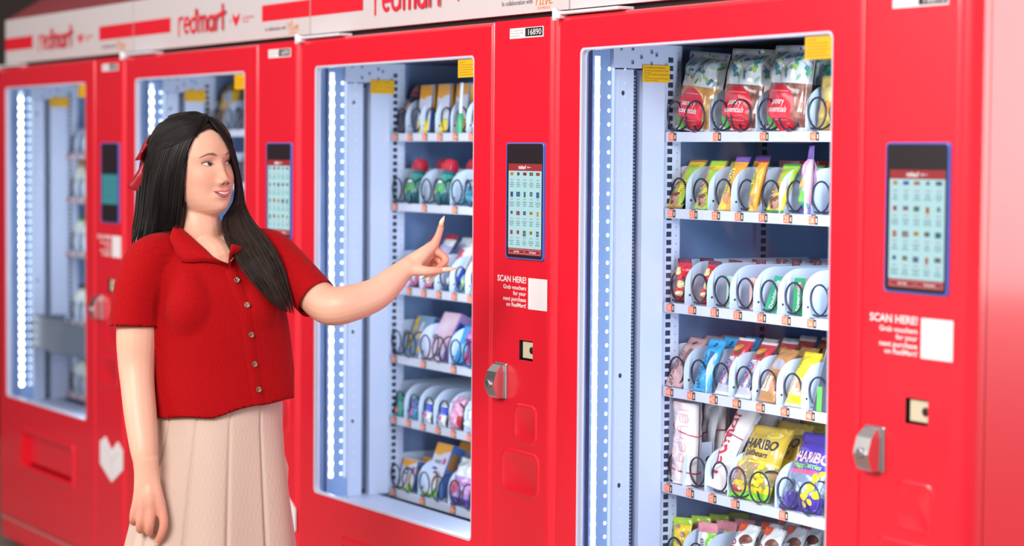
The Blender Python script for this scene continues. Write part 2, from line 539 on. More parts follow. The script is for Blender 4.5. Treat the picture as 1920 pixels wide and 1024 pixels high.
EMB = emboss_mesh()

ICON = ['#1d2f4a', '#2a8f96', '#c24a52', '#e39a2d', '#356fb5', '#7c8aa0', '#2f7f5a', '#b65a78', '#4b4f5c', '#d7c14a']
ICONM = [mat('screen_icon_' + n, c, emit=0.45) for n, c in zip(('ink', 'teal', 'red', 'amber', 'blue', 'slate', 'green', 'rose', 'charcoal', 'lemon'), ICON)]
def screen_parts(variant):
    rnd = random.Random(variant)
    SX0, SX1, SZ0, SZ1 = 1.134, 1.304, 1.246, 1.510
    fr = MB(); S = lambda i, y: [(x, y, z) for x, z in rrect(SX0 + i, SX1 - i, SZ0 + i, SZ1 - i, 0.008, 5)]
    fr.loft([S(0, 0.0), S(0.0005, -0.004), S(0.003, -0.005), S(0.0034, -0.0035)], 0, smooth=False)
    gl = MB(); gl.loft([S(0.0034, -0.0032), S(0.0034, -0.0035)], 0, cap1=True)
    pr = MB(); y = -0.0038
    px0, px1 = 1.146, 1.293
    page = 2 if variant != 1 else 8
    zt, zb = 1.462, 1.256
    if variant == 1: zt, zb = 1.406, 1.308
    def q(x0, x1, z0, z1, mi, yy): pr.add([(x0, yy, z0), (x1, yy, z0), (x1, yy, z1), (x0, yy, z1)], [(0, 1, 2, 3)], mi)
    q(px0, px1, zb, zt, page, y)
    if variant != 1:
        q(px0, px1, zt - 0.016, zt, 1, y - 0.0002); q(px0, px1, zb, zb + 0.015, 1, y - 0.0002)
        put_wordmark(pr, 1.192, zt - 0.0115, 0.0055, 0.034, y - 0.0004, 5, 0.24, step=0.000005)
        pr.add([(x, y - 0.0004, z) for x, z in heart2d(1.2335, zt - 0.0085, 0.005, 0.005)], [tuple(range(24))], 5)
        q(1.238, 1.246, zt - 0.0085, zt - 0.0075, 5, y - 0.0004)
        for a in (1.15, 1.222):
            for e in ((a, a + 0.067, zb + 0.0120, zb + 0.0124), (a, a + 0.067, zb + 0.0026, zb + 0.003), (a, a + 0.0004, zb + 0.0026, zb + 0.0124), (a + 0.0666, a + 0.067, zb + 0.0026, zb + 0.0124)):
                q(*e, 5, y - 0.0003)
        put_text(pr, 'Scan Help', 1.184, zb + 0.0055, 0.0042, y - 0.0004, 5, 0.02, align='c')
        put_text(pr, 'Tax Request', 1.256, zb + 0.0055, 0.0042, y - 0.0004, 5, 0.02, align='c')
        rows = 4; step = (zt - zb - 0.031) / rows
        for r in range(rows):
            zr = zt - 0.0165 - r * step
            for c in range(5):
                cx = px0 + 0.0155 + c * 0.029; cc = 9 + rnd.randrange(len(ICONM))
                w = rnd.uniform(0.0045, 0.009); h = rnd.uniform(0.007, 0.013) if r else 0.007
                q(cx - w, cx + w * 0.9, zr - 0.003 - h, zr - 0.003, cc, y - 0.0003)
                if rnd.random() < .7:
                    q(cx - w * .5, cx + w * .6, zr - 0.003 - h * .7, zr - 0.003 - h * .3, 9 + rnd.randrange(len(ICONM)), y - 0.0004)
                put_text(pr, 'S$%d.%d0' % (rnd.randrange(1, 9), rnd.randrange(1, 9)), cx, zr - 0.0215, 0.0032, y - 0.0003, 4, 0.03, align='c')
                for ln in range(3):
                    ww = rnd.uniform(0.005, 0.011)
                    q(cx - ww, cx + ww, zr - 0.0275 - ln * 0.0042, zr - 0.0259 - ln * 0.0042, 3, y - 0.0003)
    else:
        for r in range(4):
            for c in range(5):
                q(px0 + 0.01 + c * 0.029, px0 + 0.022 + c * 0.029, zt - 0.02 - r * 0.022, zt - 0.012 - r * 0.022, 3, y - 0.0003)
    mats = [SCREENB, SCRR, SCRW, SCRTXT, SCRPINK, SCRWHITE, SCRDIM, SCRDIM, SCRDIM] + ICONM
    return fr.mesh('screen_rim', [FRAMEB]), gl.mesh('screen_glass', [SCREENB]), pr.mesh('screen_page', mats)

def voucher_mesh():
    mb = MB(); y = -0.0008
    mb.add([(x, y, z) for x, z in rrect(1.233, 1.3165, 1.135, 1.2055, 0.0015, 2)], [tuple(range(12))], 0)
    put_text(mb, 'SCAN HERE!', 1.0925, 1.1925, 0.0135, y, 0, 0.03, width=0.131)
    for s, z, w in (('Grab vouchers', 1.1765, 0.104), ('for your', 1.1635, 0.058), ('next purchase', 1.1500, 0.104), ('on RedMart!', 1.1370, 0.089)):
        put_text(mb, s, 1.2235, z, 0.0092, y, 0, 0.025, width=w, align='r')
    return mb.mesh('voucher_decal', [PLATEW])
VOUCH = voucher_mesh()
def display_mesh():
    mb = MB(); y = -0.0015
    mb.rbox(1.142, 1.290, -0.0015, 0.0, 1.7445, 1.7680, 0.0005, 0)
    mb.add([(1.212, y - .0003, 1.7475), (1.288, y - .0003, 1.7475), (1.288, y - .0003, 1.7665), (1.212, y - .0003, 1.7665)], [(0, 1, 2, 3)], 1)
    put_text(mb, '16890', 1.252, 1.7505, 0.0132, y - .0006, 0, 0.0, width=0.062, align='c')
    for i, s in enumerate(('For Technical Service', 'Please Call your Dealer', 'this machine No.')):
        put_text(mb, s, 1.147, 1.7610 - i * 0.0058, 0.0030, y - .0003, 2, 0.0, width=(0.056, 0.058, 0.044)[i])
    return mb.mesh('number_plate', [PLATEW, BLACK, GREYPR])
DISP = display_mesh()
def sticker_door_mesh():
    mb = MB(); mb.box(0.879, 0.974 - 0.006, 0.0085, 0.0095, 1.664, 1.706, 0)
    for i in range(6):
        mb.box(0.884, 0.884 + (0.03 if i == 0 else random.uniform(.06, .078)), 0.0082, 0.0085, 1.6985 - i * 0.0058, 1.6998 - i * 0.0058, 1)
    return mb.mesh('yellow_door_sticker', [STICK, mat('sticker_print', '#8f6a10', 0.6)])
STD = sticker_door_mesh()
def sticker_wall_mesh():
    mb = MB(); X = 0.0665
    mb.box(X, X + 0.0006, 0.180, 0.252, 1.645, 1.683, 0)
    def line(y0, y1, z, h): mb.box(X + .0006, X + .0008, y0, y1, z, z + h, 1)
    v, f, w = text2d('For the 888 type of compressor:', 0.0)
    sc = 0.056 / w
    mb.add([(X + 0.0009, 0.184 + a * sc, 1.676 + b * 0.0035) for a, b in v], f, 1)
    for i, (s, wd) in enumerate((('Turn off and wait until the machine has cooled', .064), ('down before', .018), ('Turn off the compressor while loading the', .064), ('goods', .012), ('Clean the dust compression case every', .064), ('loading the products', .035))):
        v, f, w = text2d(s, 0.0); sc = wd / w
        mb.add([(X + 0.0009, 0.184 + a * sc, 1.6695 - i * 0.0042 + b * 0.0024) for a, b in v], f, 1)
    return mb.mesh('yellow_warning_sticker', [STICK, PRINTK])
STW = sticker_wall_mesh()

def cabinet_mesh():
    mb = MB(); y0, y1 = 0.046, 0.85
    mb.box(0.002, 0.03, y0, y1, 0.115, 1.782)
    mb.box(1.03, MW - 0.002, y0, y1, 0.115, 1.782)
    mb.box(0.03, 1.03, y0, y1, 1.735, 1.782)
    mb.box(0.03, 1.03, y0 + .02, y1, 0.115, 0.36)
    mb.box(0.03, 1.03, 0.74, y1, 0.36, 1.735)
    mb.box(0.002, MW - 0.002, 0.01, y1, 0.03, 0.104)
    for x in (0.09, 1.26):
        for y in (0.1, 0.76):
            mb.box(x - .03, x + .03, y - .03, y + .03, 0.0, 0.03)
    return mb.mesh('cabinet', [RED])
CAB = cabinet_mesh()
def trim_mesh():
    mb = MB(); mb.box(0.002, MW - 0.002, 0.004, 0.012, 0.103, 0.112)
    return mb.mesh('base_trim', [mat('trim_pale_red', '#e07a7c', 0.3)])
TRIM = trim_mesh()
def liner_meshes():
    a = MB()      # lining, shade put into its blue-grey: left wall, back, right, ceiling, floor of the chamber
    a.box(0.030, 0.034, 0.03, 0.74, 0.40, 1.735, 0)
    a.box(0.034, 1.03, 0.735, 0.74, 0.40, 1.735, 0)
    a.box(1.026, 1.03, 0.05, 0.735, 0.40, 1.735, 0)
    b = MB()
    b.box(0.034, 1.026, 0.02, 0.735, 1.728, 1.735, 3)             # ceiling
    b.box(0.034, 1.026, 0.016, 0.20, 0.535, 0.545, 0)              # sill
    b.box(0.034, 1.026, 0.20, 0.204, 0.42, 0.545, 0)
    b.box(0.034, 1.026, 0.204, 0.735, 0.40, 0.42, 1)
    # left wall furniture
    b.box(0.034, 0.050, 0.060, 0.118, 0.545, 1.728, 2)             # light channel
    b.box(0.034, 0.062, 0.118, 0.160, 0.545, 1.672, 0)             # inner panel
    b.box(0.034, 0.0655, 0.182, 0.240, 0.545, 1.672, 0)            # outer panel
    b.box(0.034, 0.058, 0.240, 0.290, 0.545, 1.728, 0)             # front slotted post
    b.box(0.034, 0.048, 0.509, 0.546, 0.545, 1.728, 1)             # rear slotted post
    b.box(0.034, 0.064, 0.106, 0.240, 1.675, 1.728, 0)             # head bracket
    c = MB()      # slots, holes, screws, toothed belt
    z = 0.58
    while z < 1.70:
        c.box(0.058, 0.0584, 0.254, 0.267, z, z + 0.0115, 0)
        c.box(0.048, 0.0484, 0.522, 0.536, z, z + 0.0115, 0)
        c.box(0.058, 0.0584, 0.279, 0.281, z + 0.02, z + 0.022, 0)
        z += 0.0185
    c.box(0.036, 0.040, 0.160, 0.182, 0.545, 1.672, 1)
    z = 0.56
    while z < 1.66:
        c.box(0.040, 0.0425, 0.170, 0.178, z, z + 0.004, 2); z += 0.008
    for z in (0.75, 0.995, 1.62):
        c.add([(0.0623, 0.132 + 0.0042 * math.cos(k), z + 0.0055 * math.sin(k)) for k in np.linspace(0, 5.75, 12)], [tuple(range(12))], 0)
    for y, z in ((0.125, 1.718), (0.155, 1.718), (0.205, 1.712), (0.218, 1.706), (0.155, 1.688), (0.205, 1.685), (0.178, 1.70)):
        c.box(0.064, 0.066, y - 0.003, y + 0.003, z - 0.0045, z + 0.0045, 3)
        c.box(0.066, 0.0664, y - 0.001, y + 0.0016, z - 0.003, z + 0.001, 0)
    return a.mesh('chamber_lining', [DARKL]), b.mesh('chamber_panels', [LINER, LINER2, LINER3, CEILD]), c.mesh('slot_rows', [SLOTB, SLOTB, LINER2, LINER2])
LIN_A, LIN_B, LIN_C = liner_meshes()
def led_meshes():
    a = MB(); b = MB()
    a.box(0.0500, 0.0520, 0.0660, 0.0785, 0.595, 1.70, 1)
    b.box(0.0500, 0.0515, 0.1100, 0.1170, 0.595, 1.70, 1)  # glowing bar standing for the lit panel edge
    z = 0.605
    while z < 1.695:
        for mb, y, r, mi, x in ((a, 0.0722, 0.0068, 0, 0.0522), (b, 0.1035, 0.0042, 0, 0.0502), (b, 0.137, 0.003, 2, 0.0622)):  # rows in b are glowing reflections of the first row
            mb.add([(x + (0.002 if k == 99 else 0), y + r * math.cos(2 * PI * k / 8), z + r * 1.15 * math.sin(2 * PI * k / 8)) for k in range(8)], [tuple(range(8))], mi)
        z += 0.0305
    return a.mesh('light_strip', [LED, LEDBASE]), b.mesh('led_reflections', [REFL_LED, REFL_EDGE, REFL_FAINT])
LED_A, LED_B = led_meshes()
def hinge_mesh():
    mb = MB()
    mb.rbox(0.005, 0.26, -0.012, 0.03, 1.7885, 1.7955, 0.002, 0)
    mb.rbox(0.001, 0.026, -0.014, 0.01, 1.780, 1.797, 0.003, 0)
    mb.tube([(0.009, -0.012, 1.776), (0.009, -0.012, 1.803)], 0.007, 10, 0)
    return mb.mesh('top_hinge', [WHITE])
HINGE = hinge_mesh()

HEARTP = None
def parcel_heart_mesh():
    mb = MB(); y = -0.0012
    o = [(1.115, 0.43), (1.115, 0.505), (1.165, 0.55), (1.224, 0.49), (1.283, 0.55), (1.333, 0.505), (1.333, 0.43), (1.224, 0.388)]
    o = [(1.115, 0.440), (1.115, 0.514), (1.168, 0.5365), (1.226, 0.497), (1.285, 0.5325), (1.333, 0.506), (1.333, 0.445), (1.226, 0.390)]
    mb.prism_xz(o, y, 0.0, 0)
    for p in ([(1.168, 0.497), (1.226, 0.458)], [(1.285, 0.494), (1.226, 0.458)], [(1.226, 0.458), (1.226, 0.396)]):
        for poly in ribbon2d(p, 0.003): mb.add([(a, y - .0003, b) for a, b in poly], [tuple(range(len(poly)))], 1)
    return mb.mesh('heart_parcel_emblem', [PLATEW, mat('pink_fold_line', '#e9b6bd', 0.5)])
HEARTP = parcel_heart_mesh()

def sub(name, me, parent): return link(name, me, parent)

MACH_LABEL = {
    4: 'red vending machine nearest the camera at the right end, with rolled totes',
    3: 'red vending machine the woman points into, holding sanitary boxes and red-capped bottles',
    2: 'red vending machine directly behind the head of the woman, mostly hidden by her',
    1: 'red vending machine at the far left end, white heart emblem on its door'}
TRAYS = {
    4: [(1.524, (2, 2, 2, 2, 2), 10), (1.354, (1,) * 10, 20), (1.144, (1,) * 10, 30), (0.955, (1,) * 10, 40), (0.739, (1, 1, 1, 2, 2, 2, 2), 50), (0.548, (1, 1, 2, 2, 2, 2), 60)],
    3: [(1.526, (1,) * 10, 10), (1.336, (2,) * 5, 20), (1.109, (1,) * 10, 30), (0.918, (2,) * 5, 40), (0.749, (1,) * 10, 50), (0.548, (2,) * 5, 60)],
    2: [(1.542, (2,) * 5, 10), (1.374, (2,) * 5, 20), (1.12, (1,) * 10, 30), (0.918, (2,) * 5, 40), (0.739, (2,) * 5, 50), (0.548, (2,) * 5, 60)],
    1: [(1.46, (1,) * 10, 10), (1.297, (1,) * 10, 20), (1.094, (1,) * 10, 30), (0.835, (1,) * 10, 40), (0.56, (1,) * 10, 50)],
}
MACH = {}
for m in (1, 2, 3, 4):
    ox = (m - 4) * MW
    M = tag(empty('vending_machine', (ox, 0, 0)), MACH_LABEL[m], 'vending machine', 'row of red vending machines')
    MACH[m] = M
    sub('cabinet', CAB, M); sub('base_trim', TRIM, M)
    ca = sub('chamber_lining', LIN_A, M); sub('chamber_panels', LIN_B, ca)
    sl = sub('slot_rows', LIN_C, ca)
    sub('yellow_warning_sticker', STW, ca)
    l = sub('light_strip', LED_A, M); sub('led_reflections', LED_B, l)
    d = sub('door', DOORM, M)
    sub('window_bezel', BEZ, d); sub('glass_pane', PANE, d); sub('yellow_door_sticker', STD, d)
    sub('delivery_flap', FLAP, d); sub('slot_surround', SURR, d); sub('top_hinge', HINGE, d)
    c = sub('control_door', CTRL, M)
    f_, g_, p_ = screen_parts(m)
    sub('screen_rim', f_, c); sub('screen_glass', g_, c); sub('screen_page', p_, c)
    sub('voucher_decal', VOUCH, c); sub('number_plate', DISP, c); sub('card_reader', READER, c)
    sub('embossed_panel', EMB, c)
    h = sub('lock_handle', HPL, c); h['label'] = 'chrome lock handle'
    sub('handle_paddle', HPA, c); sub('lock_cylinder', HLO, c)
    e = sub('heart_parcel_emblem', HEARTP, c); e['label'] = 'white heart emblem'
    for z, cols, base in TRAYS[m]:
        build_tray(M, z, cols, base)
    # the lamp's own light: the vertical light strip inside the right door stile
    for (lx, ly, tx, ty, pw) in ((1.0, 0.060, 0.42, 0.38, 9.6),):
        area_light('chamber_strip_light', (ox + lx, ly, 1.14), (ox + tx, ty, 1.14), 0.03, 1.1, pw, (0.84, 0.92, 1.0))
    if m == 1:
        lf = MB(); lf.rbox(0.075, 0.96, 0.10, 0.235, 0.745, 0.755, 0.002, 0); lf.box(0.075, 0.96, 0.10, 0.104, 0.755, 0.865, 0); lf.box(0.075, 0.079, 0.104, 0.235, 0.755, 0.865, 0)
        lf.build('lift_platform', mat('grey_lift', '#5f6a7c', 0.4), M)

# ------------------------------------------------------------------ header signs
def header_meshes():
    b = MB(); Y = 0.03; z0, z1 = 1.803, 1.966
    b.box(0.003, MW - 0.003, Y, 0.80, z0, z1, 0)
    u = MB(); u.box(0.003, MW - 0.003, 0.05, 0.80, 1.784, z0, 0)
    t = MB(); y = Y - 0.0006
    def q(x0, x1, za, zb, mi): t.add([(x0, y, za), (x1, y, za), (x1, y, zb), (x0, y, zb)], [(0, 1, 2, 3)], mi)
    q(0.003, 0.325, 1.852, 1.898, 0)
    t2 = t; t = MB(); q(1.027, MW - 0.003, 1.852, 1.898, 0); t, t2 = t2, t
    w = MB(); hp = MB()
    put_wordmark(w, 0.395, 1.845, 0.048, 0.375, y, 0, 0.24)
    hp.add([(x, y, z) for x, z in [(0.815, 1.887), (0.840, 1.872), (0.866, 1.887), (0.866, 1.868), (0.840, 1.846), (0.815, 1.868)]], [tuple(range(6))], 0)
    sp = MB(); by = MB()
    put_text(by, 'by', 0.792, 1.862, 0.010, y, 0, 0.0, width=0.012)
    put_text(sp, 'LAZADA', 0.885, 1.866, 0.009, y, 0, 0.0, width=0.085)
    put_text(sp, 'GROUP', 0.885, 1.856, 0.006, y, 0, 0.0, width=0.05)
    c = MB()
    put_text(c, 'In collaboration with', 1.050, 1.8245, 0.011, y, 0, 0.01, width=0.140)
    # handwritten partner word
    S = lambda pts: [ (1.198 + a * 0.078, 1.8195 + bb * 0.0235) for a, bb in pts]
    n = 0
    for st in ([(0, .75), (.1, 1.0), (.16, .7), (.1, 0)], [(.1, .35), (.3, .75), (.42, 1.15), (.36, .5), (.30, 0), (.4, .1)], [(.5, .55), (.47, .05), (.55, .0)], [(.5, .8), (.51, .82)],
               [(.62, .55), (.66, .0), (.8, .62)], [(.82, .3), (.95, .4), (.93, .62), (.84, .45), (.84, .05), (1.0, .1)]):
        for poly in ribbon2d(S(st), 0.0028):
            n += 1; c.add([(a, y - n * 1e-5, bb) for a, bb in poly], [tuple(range(len(poly)))], 1)
    put_text(c, 'EXPRESS', 1.212, 1.809, 0.0062, y, 1, 0.0, width=0.056)
    r = MB()
    p = [(0.03, 1.966), (0.80, 2.43), (0.80, 2.40), (0.03, 1.955)]
    p = [(0.031, 1.966), (0.80, 2.435), (0.80, 1.966)]
    r.loft([[(0.003, a, z) for a, z in p], [(MW - 0.003, a, z) for a, z in p]], 0, True, True, True)
    return (b.mesh('sign_box', [SIGNW]), u.mesh('sign_underside', [DARKGAP]), t.mesh('red_band', [SIGNR]), t2.mesh('red_band', [SIGNR]), hp.mesh('heart_emblem', [REDINK]), w.mesh('wordmark_lettering', [REDINK]), sp.mesh('sponsor_lettering', [REDINK]), by.mesh('small_lettering', [REDINK]),
            c.mesh('partner_lettering', [GREYPR, ORANGE_INK]), r.mesh('sloping_top', [ROOFM]))
HB, HU, HT, HT2, HHP, HW_, HSP, HBY, HC, HR = header_meshes()
SIGN_LABEL = {4: 'white header sign above the nearest machine, almost entirely cropped by the top edge',
              3: 'white header sign above the machine the woman points into, lettering cropped',
              2: 'white header sign with red lettering above the head of the woman',
              1: 'white header sign with blurred red lettering at the far left end'}
for m in (1, 2, 3, 4):
    H = tag(empty('header_sign', ((m - 4) * MW, 0, 1.784)), SIGN_LABEL[m], 'sign', 'white header signs on the vending machines')
    for n, me in (('sign_box', HB), ('sign_underside', HU), ('red_band', HT), ('red_band', HT2), ('heart_emblem', HHP), ('wordmark_lettering', HW_), ('sponsor_lettering', HSP), ('small_lettering', HBY), ('partner_lettering', HC), ('sloping_top', HR)):
        link(n, me, H, (0, 0, -1.784))
# ------------------------------------------------------------------ goods
def shiny(name, hexc='#888888', rough=0.28, coat=0.4):
    return mat(name, hexc, rough, spec=0.5, coat=coat)

def pack(w, h, t, mats, region, crimp=(0.10, 0.10), waist=0.05, wr=0.0012, seed=0, nu=12, nv=20, ex=2.4, deco=None, dmats=None, name='pouch', zig=True, topw=1.0):
    """sealed film pouch: pillow front and back, flat crimped ends; region(u, v) -> material index"""
    rnd = random.Random(seed); ph = [rnd.uniform(0, 6.28) for _ in range(6)]
    def ramp(v):
        a = min(1, max(0, (v - crimp[0] * .8) / 0.16)) if crimp[0] > 0 else 1
        b = min(1, max(0, (1 - crimp[1] * .8 - v) / 0.16)) if crimp[1] > 0 else 1
        s = lambda q: q * q * (3 - 2 * q)
        return s(a) * s(b)
    def depth(u, v):
        r = ramp(v); k = max(0.0, 1 - abs(2 * u - 1) ** ex)
        wrn = wr * (math.sin(9 * u + 14 * v + ph[0]) + math.sin(-13 * u + 9 * v + ph[1]) + .7 * math.sin(31 * v + 5 * u + ph[2])) * (k ** .5)
        return 0.0006 + (t / 2) * r * k ** .62 + wrn * (0.35 + .65 * r)
    def xof(u, v):
        return (u - .5) * w * (1 - waist * ramp(v)) * (1 + (topw - 1) * v) + 0.0012 * math.sin(7 * v + ph[3])
    def surf(x, z, e=0.0005):
        v = min(1, max(0, z / h)); ww = w * (1 - waist * ramp(v)) * (1 + (topw - 1) * v)
        u = min(.999, max(.001, (x - 0.0012 * math.sin(7 * v + ph[3])) / ww + .5))
        return (x, -depth(u, v) - e, z)
    mb = MB()
    P = lambda i, j, s: (xof(i / nu, j / nv), -s * depth(i / nu, j / nv), h * j / nv)
    fr = [P(i, j, 1) for j in range(nv + 1) for i in range(nu + 1)]
    bk = [P(i, j, -1) for j in range(nv + 1) for i in range(nu + 1)]
    n = nu + 1
    for j in range(nv):
        for i in range(nu):
            mi = region((i + .5) / nu, (j + .5) / nv)
            q = (j * n + i, j * n + i + 1, (j + 1) * n + i + 1, (j + 1) * n + i)
            mb.f.append(q); mb.m.append(mi); mb.s.append(True)
            o = len(fr)
            mb.f.append(tuple(o + k for k in q[::-1])); mb.m.append(mi); mb.s.append(True)
    mb.v = fr + bk
    o = len(fr)
    for j in range(nv):
        for i in (0, nu):
            a, b = j * n + i, (j + 1) * n + i
            mb.f.append((a, b, b + o, a + o)); mb.m.append(region(0.01 if i == 0 else .99, (j + .5) / nv)); mb.s.append(True)
    for j in (0, nv):
        for i in range(nu):
            a, b = j * n + i, j * n + i + 1
            mb.f.append((a, b, b + o, a + o)); mb.m.append(region(.5, .001 if j == 0 else .999)); mb.s.append(False)
    me = mb.mesh(name, mats)
    dm = None
    if deco:
        d = MB(); deco(d, surf, w, h); dm = d.mesh('printed_label', dmats)
    return me, dm

def blob(mb, pts, fn, mi=0, rings=3, e=0.0007):
    cx = sum(p[0] for p in pts) / len(pts); cz = sum(p[1] for p in pts) / len(pts); n = len(pts)
    v = [fn(cx, cz, e)]; f = []
    for r in range(1, rings + 1):
        s = r / rings
        v += [fn(cx + (x - cx) * s, cz + (z - cz) * s, e) for x, z in pts]
    for i in range(n): f.append((0, 1 + i, 1 + (i + 1) % n))
    for r in range(rings - 1):
        for i in range(n):
            a = 1 + r * n + i; b = 1 + r * n + (i + 1) % n
            f.append((a, b, b + n, a + n)) if False else f.append((a, a + n, b + n, b))
    mb.add(v, f, mi, True)
def ell(cx, cz, rx, rz, rot=0, n=14):
    c, s = math.cos(rot), math.sin(rot)
    return [(cx + rx * math.cos(a) * c - rz * math.sin(a) * s, cz + rx * math.cos(a) * s + rz * math.sin(a) * c) for a in [2 * PI * i / n for i in range(n)]]
def leaf(cx, cz, L, W, rot):
    pts = []
    for i in range(12):
        a = 2 * PI * i / 12; x = L / 2 * math.cos(a); z = W / 2 * math.sin(a) * (1 - .35 * abs(math.cos(a)))
        pts.append((cx + x * math.cos(rot) - z * math.sin(rot), cz + x * math.sin(rot) + z * math.cos(rot)))
    return pts
def patch(mb, x0, x1, z0, z1, fn, mi=0, nx=6, nz=6, e=0.0006):
    v = [fn(x0 + (x1 - x0) * i / nx, z0 + (z1 - z0) * j / nz, e) for j in range(nz + 1) for i in range(nx + 1)]
    mb.add(v, [(j * (nx + 1) + i, j * (nx + 1) + i + 1, (j + 1) * (nx + 1) + i + 1, (j + 1) * (nx + 1) + i) for j in range(nz) for i in range(nx)], mi, True)
def txt(mb, s, x, z, h, fn, mi, bold=0.0, width=None, align='c', up=False, e=0.0014, shear=0.0):
    """lettering wrapped over a surface; up=True reads bottom to top"""
    v, f, w = text2d(s, bold)
    sx = (width / w) if width else h
    W = w * sx; x0 = -W / 2 if align == 'c' else 0
    vv = []
    for a, b in v:
        a2, b2 = x0 + a * sx + shear * b * h, b * h
        vv.append(fn(x - b2, z + a2, e) if up else fn(x + a2, z + b2, e))
    mb.add(vv, f, mi)

def carton(w, d, h, mats, name='carton', deco=None, dmats=None, sidemi=1, topmi=0):
    """thin card box with bevelled edges; front faces -y, origin at the bottom front centre"""
    mb = MB(); r = 0.0012
    o = rrect(-w / 2, w / 2, 0, h, r, 2); i = rrect(-w / 2 + r, w / 2 - r, r, h - r, r * .5, 2)
    mb.loft([[(x, d, z) for x, z in i], [(x, d - r, z) for x, z in o], [(x, r, z) for x, z in o], [(x, 0, z) for x, z in i]], 0, cap0=True, cap1=True)
    for k, f in enumerate(mb.f):
        if len(f) == 4:
            c = [sum(mb.v[q][a] for q in f) / 4 for a in range(3)]
            if c[0] > w / 2 - r * .9 or c[0] < -w / 2 + r * .9: mb.m[k] = sidemi
            if c[2] > h - r * .9 or c[2] < r * .9: mb.m[k] = topmi
    # glued flap seam and tuck slot on the top
    mb.box(-w / 2 + .002, w / 2 - .002, d * .32, d * .34, h, h + .0006, topmi)
    me = mb.mesh(name, mats); dm = None
    if deco:
        dd = MB()
        front = lambda x, z, e=0.0005: (x, -e, z)
        side = lambda y, z, e=0.0005: (w / 2 + e, y, z)
        deco(dd, front, side); dm = dd.mesh('printed_label', dmats)
    return me, dm

ORD = ['front', 'second', 'third', 'fourth', 'fifth']
WHERE = {4: 'nearest machine', 3: 'pointed-at machine', 2: 'machine behind head', 1: 'leftmost machine'}
SHELF = ['top shelf', 'second shelf', 'third shelf', 'fourth shelf', 'fifth shelf', 'bottom shelf']
def goods(kind, me, dm, spots, desc, cat, extra=None, group=None):
    """spots: list of (machine, shelf index, x local, y, lean, yaw, roll, place words); every one a thing of its own"""
    out = []
    for n, (m, sh, x, y, lean, yaw, roll, words) in enumerate(spots):
        z = TRAYS[m][sh][0] + 0.0125
        if m == 4 and sh == 2: x, y = x + .020, y - .010
        elif m > 2: x, y = x + .041, y - .021
        loc = ((m - 4) * MW + x, y, z)
        o = link(kind, me, None, loc, (-math.radians(lean), math.radians(roll), math.radians(yaw)))
        if dm: link('printed_label', dm, o)
        if extra:
            for (cn, cm) in extra: link(cn, cm, o)
        tag(o, '%s, %s, %s, %s' % (desc, words, SHELF[sh], WHERE[m]), cat, group or (desc + 's'))
        out.append(o)
    return out
def X4(px, py, Y): return at(px, py, Y).x
def X3(px, py, Y): return at(px, py, Y).x + MW
def row(m, sh, x, y, lean, yaw, n, step, words, roll=0, dx=0.0, jit=4):
    rnd = random.Random(int(x * 1000) + sh)
    return [(m, sh, x + dx * k, y + step * k, lean + (rnd.uniform(-jit, jit) if k else 0), yaw + (rnd.uniform(-jit, jit) if k else 0), roll, ORD[k] + ' of ' + words) for k in range(n)]
COLN = ['first column', 'second column', 'third column', 'fourth column', 'fifth column', 'sixth column', 'seventh column']

WFILM = shiny('white_film', '#dfe3e6', 0.22, .6)
CLEARB = shiny('clear_film_over_nuts', '#8f5a46', 0.2, .7); add_color_noise(CLEARB, '#6f3f36', '#a9766a', 60)
CLEARG = shiny('clear_film_over_chips', '#b5774a', 0.2, .7); add_color_noise(CLEARG, '#c98a4a', '#e2b06c', 60)
LEAFS = [mat('leaf_' + n, c, 0.4) for n, c in (('green', '#4fa065'), ('lime', '#a8c868'), ('teal', '#3f8f9a'), ('navy', '#4a5f8f'), ('pale', '#9fc9a8'))]
TWIG = mat('twig_ink', '#4a5078', 0.5)
BRED = mat('bag_red', '#e01f35', 0.35, coat=.4)
INKW = mat('white_ink', '#f4f0f0', 0.4)
GREEN = mat('seal_green', '#5fc04a', 0.4)

# --- leaf-print pantry bags, top shelf of the nearest machine
def pantry(seed, content, lab):
    def region(u, v):
        edge = 0.56
        return 0 if v > edge or v < 0.05 else 1
    def deco(d, fn, w, h):
        rnd = random.Random(seed)
        for k in range(46):
            x = rnd.uniform(-.45, .45) * w; z = rnd.uniform(.60, .97) * h
            blob(d, leaf(x, z, rnd.uniform(.010, .017), rnd.uniform(.006, .010), rnd.uniform(0, 3.1)), fn, 2 + rnd.randrange(5), 2)
        for k in range(9):
            x = rnd.uniform(-.42, .42) * w; z = rnd.uniform(.72, .96) * h; a = rnd.uniform(3.5, 5.5)
            for q in range(4):
                x2, z2 = x + .008 * math.cos(a), z + .008 * math.sin(a)
                for poly in ribbon2d([(x, z), (x2, z2)], .0011): blob(d, poly, fn, 7, 1, .0006)
                x, z, a = x2, z2, a + rnd.uniform(-.4, .4)
        blob(d, ell(-.004, .255 * h, .34 * w, .27 * h, 0, 28), fn, 0, 7)
        txt(d, 'pantry', -.004, .30 * h, .0125, fn, 1, .01, shear=.25)
        txt(d, 'essentials', -.004, .205 * h, .0125, fn, 1, .01, shear=.25)
        for r in range(3):
            patch(d, -.03 + .006 * r, .028 - .004 * r, (.44 - 0) * h + .001 if r == 0 else (.15 - .035 * r) * h, (.44) * h + .0026 if r == 0 else (.15 - .035 * r) * h + .0013, fn, 8, 6, 1, .0009)
        blob(d, ell(-.30 * w, .085 * h, .017, .014), fn, 9, 3, .0011)
        txt(d, lab, -.30 * w, .075 * h, .0035, fn, 1, 0, e=.0016)
    return pack(.155, .178, .055, [WFILM, content], region, (.03, .05), .07, .0016, seed, 14, 22, 2.6, deco,
                [BRED, INKW] + LEAFS + [TWIG, mat('pink_small_print', '#f0a0a0', .5), GREEN], 'pantry_bag')
